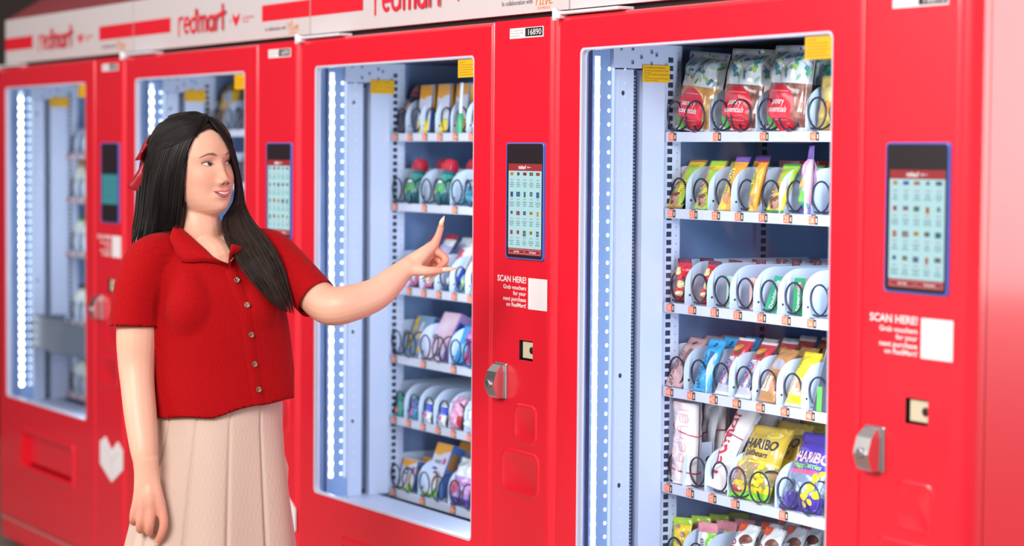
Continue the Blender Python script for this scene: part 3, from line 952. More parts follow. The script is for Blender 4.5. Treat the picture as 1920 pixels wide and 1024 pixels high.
pa, pd = pantry(3, CLEARG, 'value pack'); pb, pbd = pantry(5, CLEARB, 'value pack')
goods('snack_bag', pa, pd, [(4, 0, X4(1297, 246, .29), .29, 10, 0, 5, 'first column')], 'leaf-printed snack bag with orange chips', 'snack bag')
goods('snack_bag', pb, pbd, [(4, 0, X4(1384, 246, .29), .29, 9, 2, 3, 'front of second column'), (4, 0, X4(1384, 246, .29) - .01, .35, 6, 0, 2, 'behind first of second column'),
                            (4, 0, X4(1468, 246, .285), .285, 6, -3, 2, 'front of third column'), (4, 0, X4(1468, 246, .285) - .02, .345, 4, 0, 4, 'second of third column'),
                            (4, 0, X4(1468, 246, .285) - .03, .405, 2, 0, 2, 'third of third column')], 'leaf-printed snack bag with brown nuts', 'snack bag')
YG = shiny('yellow_pasta_film', '#ddb95a'); TG = shiny('teal_green_film', '#149b7d')
def d_noodle(d, fn, w, h):
    blob(d, ell(0, .48 * h, .3 * w, .18 * h), fn, 0, 4); blob(d, leaf(.01, .66 * h, .04, .012, .5), fn, 1); blob(d, leaf(.02, .62 * h, .03, .012, -.4), fn, 2)
    blob(d, ell(-.01, .35 * h, .02, .016), fn, 3)
me, dm = pack(.15, .135, .045, [YG, TG], lambda u, v: 1 if v > .78 or (u < .12 and v > .35) else 0, (.04, .07), .05, .0016, 9, deco=d_noodle,
              dmats=[mat('pale_yellow_print', '#ecd98a', .4), REDINK, GREEN, mat('amber_print', '#e0903a', .4)], name='noodle_pouch')
goods('noodle_pouch', me, dm, [(4, 0, X4(1566, 246, .29), .29, 8, 0, 0, 'fourth column')], 'green-topped yellow pouch', 'pouch')

# --- snack bars, second shelf
LIME = shiny('lime_film', '#a3c93a'); TAN = shiny('tan_film', '#c98a5c'); OAT = shiny('oat_print', '#b98a6a'); YEL = shiny('yellow_film', '#f0cf2e'); ORG = shiny('orange_film', '#f0a030')
PURP = shiny('purple_film', '#6f4fa8'); DGRN = shiny('dark_green_film', '#3f8f3a'); DRED = shiny('dark_red_film', '#a01f30'); MARN = shiny('maroon_film', '#5a2434'); PINKF = shiny('pink_film', '#d8a3c6')
def d_bar(c1, c2):
    def deco(d, fn, w, h):
        patch(d, -.45 * w, -.05 * w, .22 * h, .86 * h, fn, 0, 4, 10)
        blob(d, ell(-.06 * w, .17 * h, .30 * w, .13 * h), fn, 1, 4, .0009)
        for k in range(9):
            rr = random.Random(k); blob(d, ell(-.06 * w + rr.uniform(-.2, .2) * w, .17 * h + rr.uniform(-.09, .09) * h, .005, .004), fn, 4, 1, .0012)
        txt(d, c1, -.12 * w, .58 * h, .0115, fn, 2, .01, width=.058, up=True)
        patch(d, .04 * w, .30 * w, .22 * h, .52 * h, fn, 3, 3, 4, .0007)
        txt(d, c2, .28 * w, .37 * h, .0125, fn, 5, .0, width=.036, up=True, e=.0012)
        blob(d, ell(-.25 * w, .33 * h, .004, .004), fn, 6, 1, .0011)
    return deco
barA, barAd = pack(.066, .128, .022, [LIME, TAN, YEL], lambda u, v: 1 if v > .93 or v < .05 else 2 if v > .87 else 0, (.07, .09), .12, .0008, 1, deco=d_bar('CRUNCHY', 'VALLEY'),
    dmats=[mat('beige_print', '#d6b183', .4), OAT, mat('brown_ink', '#5b3340', .5), mat('yellow_print', '#f2dd3c', .4), mat('dark_oat', '#6a3c34', .5), mat('olive_ink', '#6b7a1e', .5), mat('teal_ink', '#2c8f98', .5)], name='snack_bar')
barB, barBd = pack(.060, .116, .02, [LIME, LIME, YEL], lambda u, v: 2 if .8 < v < .9 else 0, (.09, .12), .16, .0012, 2, deco=d_bar('CRUNCHY', 'VALLEY'), dmats=list(barAd.materials), name='snack_bar')
barE, barEd = pack(.062, .112, .022, [YEL, DGRN, LIME], lambda u, v: 1 if v > .93 or v < .05 else 2 if v > .6 else 0, (.07, .09), .14, .001, 4, deco=d_bar('CRUNCHY', 'VALLEY'), dmats=list(barAd.materials), name='snack_bar')
def d_plain(s, mi=0, hgt=.011, ww=.06):
    def deco(d, fn, w, h):
        patch(d, -.42 * w, .0, .25 * h, .75 * h, fn, 2, 4, 8)
        txt(d, s, -.02 * w, .50 * h, hgt, fn, 0, .02, width=ww, up=True)
        blob(d, ell(.08 * w, .2 * h, .22 * w, .10 * h), fn, 1, 3)
    return deco
barC, barCd = pack(.052, .126, .018, [YEL, ORG, PURP], lambda u, v: 2 if v > .88 else 1 if (v > .68 or u > .62) else 0, (.05, .11), .1, .0008, 5, deco=d_plain('CRUNCHY'), dmats=[mat('purple_ink', '#5b3f94', .5), TAN, mat('lemon_print', '#f4e24a', .4)], name='snack_bar')
barD, barDd = pack(.046, .112, .02, [YEL, ORG, DRED], lambda u, v: 2 if v > .95 else 1 if u > .55 or v > .8 else 0, (.03, .05), .12, .0008, 6, deco=d_plain('NATURE VALLEY', ww=.07, hgt=.012), dmats=[mat('green_ink', '#2f8f4a', .5), TAN, mat('lemon_print')], name='snack_bar')
s2 = lambda px, py=391, Y=.275: X4(px, py, Y)
goods('snack_bar', barA, barAd, row(4, 1, s2(1257), .275, 33, 0, 2, .055, COLN[0]), 'lime crunchy oat bar with tan ends', 'snack bar')
goods('snack_bar', barB, barBd, row(4, 1, s2(1309), .275, 24, 0, 3, .055, COLN[1]), 'lime oat bar with scrunched top', 'snack bar')
goods('snack_bar', barC, barCd, row(4, 1, s2(1352), .275, 24, 0, 2, .06, COLN[2]), 'yellow snack bar with purple tip', 'snack bar')
goods('snack_bar', barD, barDd, row(4, 1, s2(1404), .275, 13, -12, 1, .06, COLN[3]), 'slim yellow snack bar with green lettering', 'snack bar')
bx, bxd = carton(.07, .03, .108, [MARN, DRED], 'carton', sidemi=1, topmi=1)
goods('snack_box', bx, None, row(4, 1, s2(1404) - .01, .37, 4, 0, 3, .05, COLN[3] + ' boxes', jit=1), 'maroon snack box', 'box')
goods('snack_bar', barE, barEd, row(4, 1, s2(1444, 398), .275, 25, 0, 4, .055, COLN[4]), 'yellow and green oat bar', 'snack bar')
def d_purp(d, fn, w, h):
    blob(d, ell(-.1 * w, .46 * h, .3 * w, .09 * h), fn, 0, 3); blob(d, ell(-.05 * w, .26 * h, .26 * w, .11 * h), fn, 1, 3)
    blob(d, ell(.1 * w, .12 * h, .3 * w, .05 * h), fn, 3, 3)
pu, pud = pack(.062, .140, .026, [PINKF, PURP], lambda u, v: 1 if v > .82 or v < .12 else 0, (.06, .2), .1, .0014, 8, deco=d_purp, dmats=[YEL, mat('pea_green', '#6fc24a', .4), INKW, mat('teal_print', '#3a9f8f', .4)], name='sweet_pouch', topw=.35)
goods('sweet_pouch', pu, pud, [(4, 1, s2(1494, 400), .285, 6, -14, 0, 'sixth column')], 'pink and purple pouch turned edge on', 'pouch')
goods('sweet_pouch', pu, pud, [(4, 1, s2(1556, 400), .29, 5, -12, 0, 'seventh column')], 'pink and purple pouch half hidden by door', 'pouch')

# --- third shelf: red candy pouches, gum packs
CREAM = shiny('cream_film', '#e5cf8f'); CRED = shiny('candy_red', '#d2233a')
def d_candy(d, fn, w, h):
    blob(d, ell(-.1 * w, .72 * h, .2 * w, .09 * h), fn, 0, 2); blob(d, ell(.05 * w, .42 * h, .2 * w, .09 * h), fn, 0, 2); blob(d, ell(.02 * w, .2 * h, .22 * w, .07 * h), fn, 0, 2)
    txt(d, 'Mini', -.15 * w, .5 * h, .012, fn, 1, .03, up=True, width=.026)
cn, cnd = pack(.056, .098, .032, [CRED, MARN], lambda u, v: 1 if v > .9 else 0, (.06, .12), .1, .0016, 11, deco=d_candy, dmats=[CREAM, mat('candy_ink', '#3f4f96', .4)], name='candy_pouch', topw=.7)
s3 = lambda px, py=566, Y=.28: X4(px, py, Y)
goods('candy_pouch', cn, cnd, row(4, 2, s3(1277), .285, 0, 12, 2, .06, COLN[0]), 'red candy pouch with cream patches', 'pouch')
goods('candy_pouch', cn, cnd, row(4, 2, s3(1322), .285, 8, 10, 4, .06, COLN[1], roll=4), 'red candy pouch leaning on divider', 'pouch')
cr, crd = pack(.05, .102, .03, [MARN, CRED], lambda u, v: 0 if v > .82 else 1, (.05, .14), .1, .002, 12, name='candy_pouch', topw=.6)
goods('candy_pouch', cr, None, row(4, 2, s3(1366), .36, 0, 5, 4, .05, COLN[2], jit=6), 'dark scrunched candy pouch', 'pouch')
goods('candy_pouch', cr, None, row(4, 2, s3(1410), .39, 0, -4, 4, .05, COLN[3], jit=6), 'dark scrunched candy pouch', 'pouch')
def gum(c0, c1, s, ink, rot=True, w=.026, h=.068):
    def deco(d, front, side):
        if len(s) > 5: txt(d, s, 0.004, h * .5, .011, front, 0, .02, width=h * .8, up=True)
        blob(d, ell(0, h * .78, w * .3, h * .1), front, 1, 2)
    return carton(w, .012, h, [mat(*c0), mat(*c1)], 'gum_pack', deco, [mat(*ink), mat(*c1)], sidemi=1)
g1, g1d = gum(('gum_mint', '#a8d8cc', .35), ('gum_cream', '#e3c9a0', .35), 'MINT', ('gum_ink_a', '#3f8f7d', .5))
g2, g2d = gum(('gum_peach', '#e6c0bc', .35), ('gum_tan', '#d9b296', .35), 'Fruit', ('gum_ink_b', '#8f6a98', .5))
g3, g3d = gum(('gum_emerald', '#15a37a', .3), ('gum_silver', '#b9cfe6', .3), 'Doublemint', ('gum_ink_c', '#f2f4f6', .5), h=.078, w=.044)
g4, g4d = gum(('gum_green', '#1f9a5f', .3), ('gum_pinkish', '#c9738a', .3), 'Spearmint', ('gum_ink_d', '#e9f4ec', .5), h=.076, w=.04)
goods('gum_pack', g1, g1d, [(4, 2, s3(1364, 572, .275), .275, 2, 0, 0, 'third column')], 'mint green gum pack', 'gum pack')
goods('gum_pack', g2, g2d, [(4, 2, s3(1407, 577, .275), .275, 2, 0, 0, 'fourth column')], 'peach gum pack', 'gum pack')
goods('gum_pack', g3, g3d, [(4, 2, s3(1440, 583, .272), .272, 16, 0, 6, 'fifth column')], 'emerald gum pack with silver lettering', 'gum pack')
goods('gum_pack', g4, g4d, [(4, 2, s3(1492, 588, .275), .275, 4, 0, 0, 'sixth column')], 'green gum pack with pink spot', 'gum pack')

# --- fourth shelf: larger bars
PNK = shiny('dusty_pink_film', '#cfa6a6'); BLU = shiny('sky_blue_film', '#2a9fd8'); SILV = shiny('silver_film', '#b9bccb'); SRED = shiny('bar_red_film', '#c23a44'); BRN = shiny('kraft_brown_film', '#b8834f')
def d_made(col, lines, big=.017):
    def deco(d, fn, w, h):
        z = .06 * h
        txt(d, lines[0], -.02 * w, .36 * h, big, fn, 0, .0, width=.62 * h, up=True)
        patch(d, .06 * w, .24 * w, .38 * h, .74 * h, fn, 1, 2, 6)
        blob(d, ell(.0, .88 * h, .006, .006), fn, 0, 2)
        if len(lines) > 1: txt(d, lines[1], .34 * w, .40 * h, big, fn, 0, .0, width=.45 * h, up=True)
    return deco
mk, mkd = pack(.072, .128, .024, [PNK], lambda u, v: 0, (.06, .08), .1, .0012, 21, deco=d_made(0, ['MADEGOOD']), dmats=[mat('plum_ink', '#6d4652', .5), mat('plum_band', '#8f6470', .5)], name='snack_bar')
mb_, mbd = pack(.066, .122, .024, [BLU], lambda u, v: 0, (.06, .12), .14, .0014, 22, deco=d_made(0, ['MADEGOOD']), dmats=[mat('navy_ink', '#123f6a', .5), mat('blue_band', '#1a5f9a', .5)], name='snack_bar')
s4 = lambda px, py, Y=.275: X4(px, py, Y)
goods('snack_bar', mk, mkd, row(4, 3, s4(1256, 735), .275, 34, 0, 3, .05, COLN[0], dx=-.004), 'dusty pink granola bar', 'snack bar')
goods('snack_bar', mb_, mbd, row(4, 3, s4(1309, 735), .275, 22, 0, 3, .05, COLN[1]), 'sky blue granola bar', 'snack bar')
def d_snick(d, fn, w, h):
    patch(d, -.46 * w, .42 * w, .60 * h, .63 * h, fn, 3, 4, 1)
    txt(d, 'SNICKERS', -.10 * w, .365 * h, .0135, fn, 0, .03, width=.42 * h, up=True, shear=.2)
    patch(d, -.06 * w, .02 * w, .15 * h, .56 * h, fn, 1, 1, 6, .0007)
    blob(d, ell(-.02 * w, .80 * h, .24 * w, .07 * h, .4), fn, 2, 3); blob(d, ell(.1 * w, .72 * h, .2 * w, .05 * h, .4), fn, 4, 3)
    txt(d, 'SNICKERS', .34 * w, .30 * h, .008, fn, 0, .02, width=.3 * h, up=True)
sn, snd = pack(.058, .138, .024, [SILV, SRED, WFILM], lambda u, v: 2 if v > .94 or v < .03 else 1 if v > .6 else 0, (.04, .08), .12, .0009, 23, deco=d_snick,
               dmats=[mat('royal_blue_ink', '#2438a8', .4), mat('bar_red_ink', '#d03048', .4), mat('amber_nut', '#c98a3a', .4), WFILM, mat('dark_choc', '#6a3428', .4)], name='chocolate_bar')
goods('chocolate_bar', sn, snd, row(4, 3, s4(1347, 742), .275, 29, 0, 4, .055, COLN[2]), 'silver and red chocolate bar', 'chocolate bar', group='silver and red chocolate bars, third column')
goods('chocolate_bar', sn, snd, row(4, 3, s4(1385, 746), .275, 32, 0, 4, .055, COLN[3]), 'silver and red chocolate bar', 'chocolate bar', group='silver and red chocolate bars, fourth column')
def d_brown(d, fn, w, h):
    patch(d, -.38 * w, .12 * w, .16 * h, .44 * h, fn, 0, 4, 6); txt(d, 'Love you', -.06 * w, .30 * h, .012, fn, 1, .01, width=.22 * h, up=True, shear=.2)
    blob(d, ell(.26 * w, .27 * h, .16 * w, .12 * h), fn, 2, 3); blob(d, ell(.05 * w, .66 * h, .28 * w, .10 * h), fn, 3, 3)
br, brd = pack(.066, .126, .026, [BRN], lambda u, v: 0, (.03, .05), .1, .0012, 24, deco=d_brown, dmats=[mat('cream_label', '#ead9bf', .4), mat('plum_ink'), mat('peach_print', '#d98a6a', .4), mat('silver_print', '#a8a6b4', .3)], name='snack_bar')
goods('snack_bar', br, brd, row(4, 3, s4(1429, 752), .275, 30, 0, 4, .055, COLN[4]), 'kraft brown bar with cream label', 'snack bar')
def d_yel(d, fn, w, h):
    patch(d, -.42 * w, .34 * w, .18 * h, .5 * h, fn, 0, 5, 5); blob(d, ell(.2 * w, .33 * h, .18 * w, .1 * h), fn, 1, 3); txt(d, 'Simply', -.16 * w, .34 * h, .011, fn, 2, .01, width=.26 * h, up=True); txt(d, 'Nuts', -.1 * w, .72 * h, .013, fn, 3, .01, width=.24 * h, up=True)
ye, yed = pack(.062, .122, .026, [shiny('bright_yellow_film', '#ecd52a'), WFILM], lambda u, v: 1 if v < .05 else 0, (.05, .05), .1, .001, 25, deco=d_yel, dmats=[mat('cream_label'), mat('peach_print'), mat('grey_ink', '#8f93a0', .5), mat('olive_ink')], name='snack_bar')
goods('snack_bar', ye, yed, row(4, 3, s4(1479, 760), .275, 26, 0, 2, .055, COLN[5]), 'bright yellow nut bar', 'snack bar')
def d_dark(d, front, side):
    txt(d, 'meiji', .022, .065, .034, front, 0, .03, width=.085, up=True)
    patch(d, -.05, -.034, .0, .05, lambda x, z, e: front(x + (0.05 - z) * .3, z, e), 1, 2, 4)
    patch(d, -.0505, -.0495, .0, .128, front, 2, 1, 1)
dk, dkd = carton(.10, .018, .130, [mat('charcoal_card', '#454a5e', .35), mat('charcoal_card')], 'chocolate_box', d_dark, [INKW, GREEN, SILV])
goods('chocolate_box', dk, dkd, [(4, 3, s4(1543, 772, .27), .27, 16, 0, 0, 'seventh column')], 'charcoal chocolate box with white lettering', 'box')

# --- fifth shelf: rolled tote bags, sweets
CANV = mat('canvas_white', '#e6dee0', 0.8); add_noise_bump(CANV, 500, .15, .0006)
STRAP = mat('canvas_strap', '#cfd2dc', 0.8); CORD = mat('red_cord', '#b82848', 0.6); TOTER = mat('tote_red_print', '#c8304c', 0.7); TOTEP = mat('tote_pink_line', '#e58a98', 0.7)
def tote(h, w, t, style, seed):
    def deco(d, fn, ww, hh):
        if style == 'outline':
            sx = .020
            for off, zo in ((-.012, .0), (.024, .01)):
                for st in WORDMARK:
                    # outlined letters: two parallel thin lines along each stroke
                    for sgn in (-1, 1):
                        pts = [(off - pz * sx - .0035 * sgn, .02 + zo + px * hh * .145) for px, pz in st]
                        for poly in ribbon2d(pts, .0010): blob(d, poly, fn, 0, 1, .0006)
        else:
            for st in WORDMARK:
                pts = [(.008 - pz * .028, .035 + px * hh * .138) for px, pz in st]
                for poly in ribbon2d(pts, .0060): blob(d, poly, fn, 0, 1, .0006)
    me, dm = pack(w, h, t, [CANV], lambda u, v: 0, (0, 0), .0, .0018, seed, 14, 26, 2.0, deco, [TOTEP if style == 'outline' else TOTER], 'tote_bag')
    dm.name = 'tote_lettering'
    return me, dm
def cord_mesh(w, t, z, tilt):
    mb = MB(); pts = []
    for i in range(29):
        a = 2 * PI * i / 28; c, s = math.cos(a), math.sin(a)
        k = max(0, 1 - abs(c) ** 2.0) ** .62
        pts.append((w / 2 * c * 1.01, (1 if s > 0 else -1) * (t / 2 * k + .0015), z + tilt * c))
    mb.tube(pts, .0013, 5, 0, False); return mb.mesh('tie_cord', [CORD])
def strap_mesh(h, x0, y0):
    mb = MB()
    for k in range(3):
        x = x0 + k * .007
        mb.loft([[(x, y0 - .006 * math.sin(3 * q), h * (.35 + .6 * q)), (x + .016, y0 - .004 - .006 * math.sin(3 * q + 1), h * (.35 + .6 * q) + .004), (x + .016, y0 - .0025 - .006 * math.sin(3 * q + 1), h * (.35 + .6 * q) + .004), (x, y0 + .0015 - .006 * math.sin(3 * q), h * (.35 + .6 * q))] for q in np.linspace(0, 1, 9)], 0, True, True, True)
    return mb.mesh('tote_strap', [STRAP])
t1, t1d = tote(.182, .085, .05, 'outline', 31)
goods('tote_bag', t1, t1d, [(4, 4, X4(1280, 910, .30), .30, 2, 0, 0, 'first column')], 'white rolled tote with pink outline lettering', 'tote bag', [('tie_cord', cord_mesh(.085, .05, .12, -.012)), ('tie_cord', cord_mesh(.085, .05, .03, -.004))])
t2, t2d = tote(.19, .085, .05, 'solid', 33)
ex2 = [('tie_cord', cord_mesh(.085, .05, .125, -.006)), ('tote_strap', strap_mesh(.19, .024, -.004))]
goods('tote_bag', t2, t2d, [(4, 4, X4(1339, 910, .30), .30, 26, -6, 0, 'leaning in second column'), (4, 4, X4(1339, 910, .30) - .005, .375, 24, -6, 0, 'behind first of second column'), (4, 4, X4(1339, 910, .30) - .01, .465, 14, -6, 0, 'third of second column')],
      'white rolled tote with red lettering', 'tote bag', ex2)
t3, t3d = tote(.175, .075, .05, 'outline', 35)
goods('tote_bag', t3, t3d, [(4, 4, X4(1280, 910, .30) + .0, .375, 3, 0, 0, 'second of first column')], 'pale rolled tote', 'tote bag', [('tie_cord', cord_mesh(.075, .05, .11, .01)), ('tote_strap', strap_mesh(.175, .01, -.022))])
RY = shiny('toffee_red', '#cf2a42')
def d_toff(d, fn, w, h):
    for x, z in ((-.1, .45), (.2, .38), (-.2, .3), (.1, .55), (.25, .22)): blob(d, ell(x * w, z * h, .005, .006), fn, 0, 2)
    txt(d, '99', -.1 * w, .4 * h, .014, fn, 0, .03)
tf, tfd = pack(.05, .092, .03, [RY, YEL], lambda u, v: 1 if v > .72 else 0, (.05, .06), .08, .0012, 36, deco=d_toff, dmats=[INKW], name='sweet_pouch')
goods('sweet_pouch', tf, tfd, [(4, 4, X4(1374, 916, .28), .285, 20, 0, 0, 'third column')], 'small red and yellow sweet pouch', 'pouch')
GOLD = shiny('gold_foil_film', '#cdae3e', .25, .6); GREENB = shiny('lime_band_film', '#7fd02c'); GUMMY = shiny('clear_film_over_gummies', '#a8936a', .18, .8); add_color_noise(GUMMY, '#7f8a4a', '#c9926a', 45)
GUMY = shiny('yellow_gummy', '#efcf1e', .2, .6); INKN = mat('navy_black_ink', '#1f2444', .4)
def gummy_print(d, fn, cx, cz, s, mi):
    # plain round gummy sweets, no figure
    for a, b, r in ((0, 0, .010), (.004, .016, .008), (.014, -.012, .007), (-.008, -.018, .007), (.016, .024, .006)):
        blob(d, ell(cx + a * s, cz + b * s, r * s, r * s * .9), fn, mi, 3, .0016)
def d_gold(d, fn, w, h):
    txt(d, 'HARIBO', -.01 * w, .655 * h, .0215, fn, 0, .03, width=.76 * w, shear=.12)
    txt(d, 'Goldbears', -.06 * w, .545 * h, .0140, fn, 0, .02, width=.56 * w)
    blob(d, ell(.02, .875 * h, .022, .010), fn, 2, 3); blob(d, ell(.02, .875 * h, .012, .006), fn, 1, 2, .0011)
    gummy_print(d, fn, .19 * w, .32 * h, 1.0, 1); gummy_print(d, fn, .22 * w, .20 * h, .8, 1)
    patch(d, -.47 * w, .47 * w, .46 * h, .485 * h, fn, 1, 8, 1)
gb, gbd = pack(.128, .168, .042, [GOLD, GUMMY, GREENB, YEL], lambda u, v: 0 if v > .47 + .02 * math.sin(5 * u) else 2 if v < .12 + .03 * math.sin(4 * u + 2) else 3 if v < .19 + .03 * math.sin(4 * u + 2) else 1, (.05, .08), .06, .0022, 41, deco=d_gold, dmats=[INKN, GUMY, mat('pale_gold_print', '#e8d98a', .3)], name='sweet_bag')
s5 = lambda px, py, Y: X4(px, py, Y)
goods('sweet_bag', gb, gbd, [(4, 4, s5(1394, 936, .28), .282, 27, 6, 0, 'front of fourth column'), (4, 4, s5(1394, 936, .28) - .008, .355, 22, 2, 0, 'second of fourth column'), (4, 4, s5(1394, 936, .28) - .01, .425, 20, 0, 0, 'third of fourth column')], 'gold sweet bag with yellow gummies', 'sweet bag')
VIO = shiny('violet_film', '#4a35a0', .25, .6); OBAND = shiny('pink_band_film', '#c84a7a')
def d_vio(d, fn, w, h):
    txt(d, 'HARIBO', .04 * w, .60 * h, .021, fn, 0, .03, width=.72 * w, shear=.12); txt(d, 'HARIBO', .04 * w, .602 * h, .020, fn, 3, .0, width=.70 * w, shear=.12, e=.0014)
    txt(d, 'Happy Cherries', 0, .52 * h, .012, fn, 1, .02, width=.62 * w)
    gummy_print(d, fn, .22 * w, .30 * h, 1.25, 2); gummy_print(d, fn, .16 * w, .18 * h, .9, 2)
    blob(d, ell(-.22 * w, .28 * h, .018, .014), fn, 4, 3)
vb, vbd = pack(.13, .168, .042, [VIO, shiny('clear_film_over_dark_gummies', '#6f7f9a', .18, .8), OBAND], lambda u, v: 2 if .46 < v < .49 or .18 < v < .21 else 1 if .2 < v < .47 else 0, (.05, .08), .06, .0022, 43, deco=d_vio,
               dmats=[INKW, mat('apple_ink', '#8fd04a', .4), GUMY, mat('coral_ink', '#e04a6a', .4), mat('dark_gummy', '#3a4a66', .3)], name='sweet_bag')
goods('sweet_bag', vb, vbd, [(4, 4, s5(1488, 966, .28), .285, 24, 4, 0, 'front of fifth column')], 'violet sweet bag with pink bands', 'sweet bag')
COPP = shiny('copper_film', '#c07a2e', .25, .6)
cb, _ = pack(.128, .170, .04, [COPP], lambda u, v: 0, (.05, .08), .06, .002, 44, name='sweet_bag')
goods('sweet_bag', cb, None, row(4, 4, s5(1488, 966, .28) - .01, .365, 20, 0, 2, .07, 'fifth column coppers'), 'copper brown sweet bag', 'sweet bag')

# --- bottom shelf
s6 = lambda px, Y: X4(px, 1040, Y)
dr, drd = pack(.05, .11, .022, [YEL, LIME], lambda u, v: 1 if v > .85 or u < .2 else 0, (.06, .1), .1, .0015, 51, deco=lambda d, fn, w, h: [blob(d, ell(x * w, z * h, .006, .007), fn, 0, 2) for x, z in ((-.2, .8), (.1, .65), (-.1, .5), (.2, .4))], dmats=[OAT], name='sweet_pouch')
goods('sweet_pouch', dr, drd, row(4, 5, s6(1270, .30), .30, 10, 30, 4, .05, COLN[0]), 'yellow and lime sweet pouch', 'pouch')
dp, dpd = pack(.055, .112, .022, [shiny('rose_film', '#d98a9a'), WFILM, GREENB], lambda u, v: 0 if v > .82 else (2 if u > .6 else 1), (.06, .1), .1, .0015, 52, deco=lambda d, fn, w, h: txt(d, 'Fruits', 0, .5 * h, .012, fn, 0, .01, up=True), dmats=[mat('plum_ink')], name='sweet_pouch')
goods('sweet_pouch', dp, dpd, row(4, 5, s6(1312, .30), .30, 12, 20, 3, .05, COLN[1]), 'rose and green sweet pouch', 'pouch')
def d_hippo(d, fn, w, h):
    txt(d, 'bueno', -.12 * w, .45 * h, .018, fn, 0, .02, width=.5 * h, up=True); blob(d, ell(.18 * w, .72 * h, .24 * w, .09 * h, .3), fn, 1, 3); blob(d, ell(.2 * w, .56 * h, .2 * w, .06 * h, .3), fn, 2, 3)
hp, hpd = pack(.075, .135, .03, [WFILM, shiny('kinder_orange_film', '#e2542c')], lambda u, v: 1 if v > .86 and u < .45 else 0, (.05, .08), .1, .0022, 53, deco=d_hippo, dmats=[mat('berry_ink', '#8a2f4a', .4), mat('dark_choc'), OAT], name='chocolate_bar')
goods('chocolate_bar', hp, hpd, row(4, 5, s6(1360, .28), .285, 24, 0, 4, .055, 'third column'), 'white wafer bar with orange corner', 'chocolate bar', group='white wafer bars in the third column')
goods('chocolate_bar', hp, hpd, row(4, 5, s6(1402, .28), .30, 20, 0, 3, .055, 'fourth column'), 'white wafer bar with orange corner', 'chocolate bar', group='white wafer bars in the fourth column')
vp, vpd = pack(.07, .085, .03, [VIO, shiny('lavender_film', '#5f4fb0')], lambda u, v: 1 if v > .8 else 0, (.05, .08), .08, .002, 54, deco=lambda d, fn, w, h: (blob(d, ell(-.2 * w, .6 * h, .009, .009), fn, 0, 2), blob(d, ell(.18 * w, .62 * h, .008, .006), fn, 1, 2)), dmats=[mat('lemon_print'), INKW], name='sweet_pouch')
goods('sweet_pouch', vp, vpd, row(4, 5, s6(1452, .29), .285, 8, 0, 3, .05, 'fifth column'), 'dark violet sweet pouch', 'pouch', group='dark violet sweet pouches, fifth column')
goods('sweet_pouch', vp, vpd, row(4, 5, s6(1500, .29), .285, 8, 0, 3, .05, 'sixth column'), 'dark violet sweet pouch', 'pouch', group='dark violet sweet pouches, sixth column')

# --- second machine from the right
YB = mat('amber_card', '#f0a51e', .35); WB = mat('white_card', '#d9dcec', .35); BB = mat('blue_card', '#4a74b8', .35); LB = mat('lemon_card', '#f2d51e', .4)
def tall_box(base):
    def deco(d, front, side):
        pts = [(-.034, .096), (-.034, .128), (.034, .128), (.034, .100), (.012, .100), (-.012, .090)]
        blob(d, pts, front, 0, 1, .0006); patch(d, -.030, .030, .0, .034, front, 1, 2, 1); patch(d, -.03, .03, .034, .037, front, 2, 2, 1)
        pass
        patch(d, .004, .03, .06, .128, side, 0, 1, 1)
    return carton(.07, .034, .13, [WB, BB], 'tall_box', deco, [YB, base, GREEN, mat('navy_ink')], sidemi=1, topmi=0)
q1, q1d = tall_box(LB); q2, q2d = tall_box(YB)
s31 = lambda px, Y=.28: X3(px, 248, Y)
goods('medicine_box', q1, q1d, [(3, 0, s31(789), .285, 6, 0, 0, 'second column')], 'white and amber tall box', 'box')
goods('medicine_box', q1, q1d, [(3, 0, s31(822), .288, 4, 0, 0, 'third column')], 'amber-topped box with lemon base', 'box')
goods('medicine_box', q2, q2d, [(3, 0, s31(852), .295, 4, 0, 0, 'fourth column')], 'amber-topped box with orange base', 'box')
goods('medicine_box', q2, q2d, [(3, 0, s31(882), .34, 4, 0, 0, 'fifth column')], 'amber-topped box furthest right', 'box')
def squeeze(prof, cols, n=16, sx=1, sy=.7, cap=None):
    mb = MB(); mb.lathe([(r, z) for r, z in prof], n, sx=sx, sy=sy)
    for k, f in enumerate(mb.f):
        zc = sum(mb.v[i][2] for i in f) / len(f)
        for zl, mi in cols:
            if zc < zl: mb.m[k] = mi; break
    return mb
HAIRB = squeeze([(.021, 0), (.024, .004), (.024, .06), (.018, .085), (.016, .095), (.017, .105), (.019, .12), (.012, .135), (.006, .142)], [(.05, 0), (.075, 1), (.1, 2), (.12, 3), (.2, 1)])
hb = HAIRB.mesh('doll_bottle', [mat('ink_navy', '#2b2b44', .4), mat('blush_film', '#cfa08a', .4), mat('dark_navy', '#1e1e34', .4), mat('magenta_film', '#b0426a', .4)])
goods('bottle', hb, None, [(3, 0, s31(751), .285, 22, 0, 0, 'first column')], 'slim dark bottle with pink and orange print', 'bottle')
ST = squeeze([(.010, 0), (.011, .002), (.011, .045), (.006, .05), (.006, .125), (.004, .13)], [(.05, 0), (.2, 1)], 12)
stm = ST.mesh('spray_tube', [mat('green_tube', '#3f9f6f', .35), WHITE])
goods('spray_tube', stm, None, [(3, 0, s31(868), .268, 3, 0, 0, 'fifth column')], 'white and green slim tube', 'tube')
wp, _ = pack(.06, .07, .025, [WFILM, ORG], lambda u, v: 1 if v < .15 else 0, (.05, .08), .1, .0018, 60, name='tissue_pouch')
goods('tissue_pouch', wp, None, [(3, 0, s31(891), .285, 14, 0, 0, 'sixth column')], 'white wrapped tissue pouch', 'pouch')
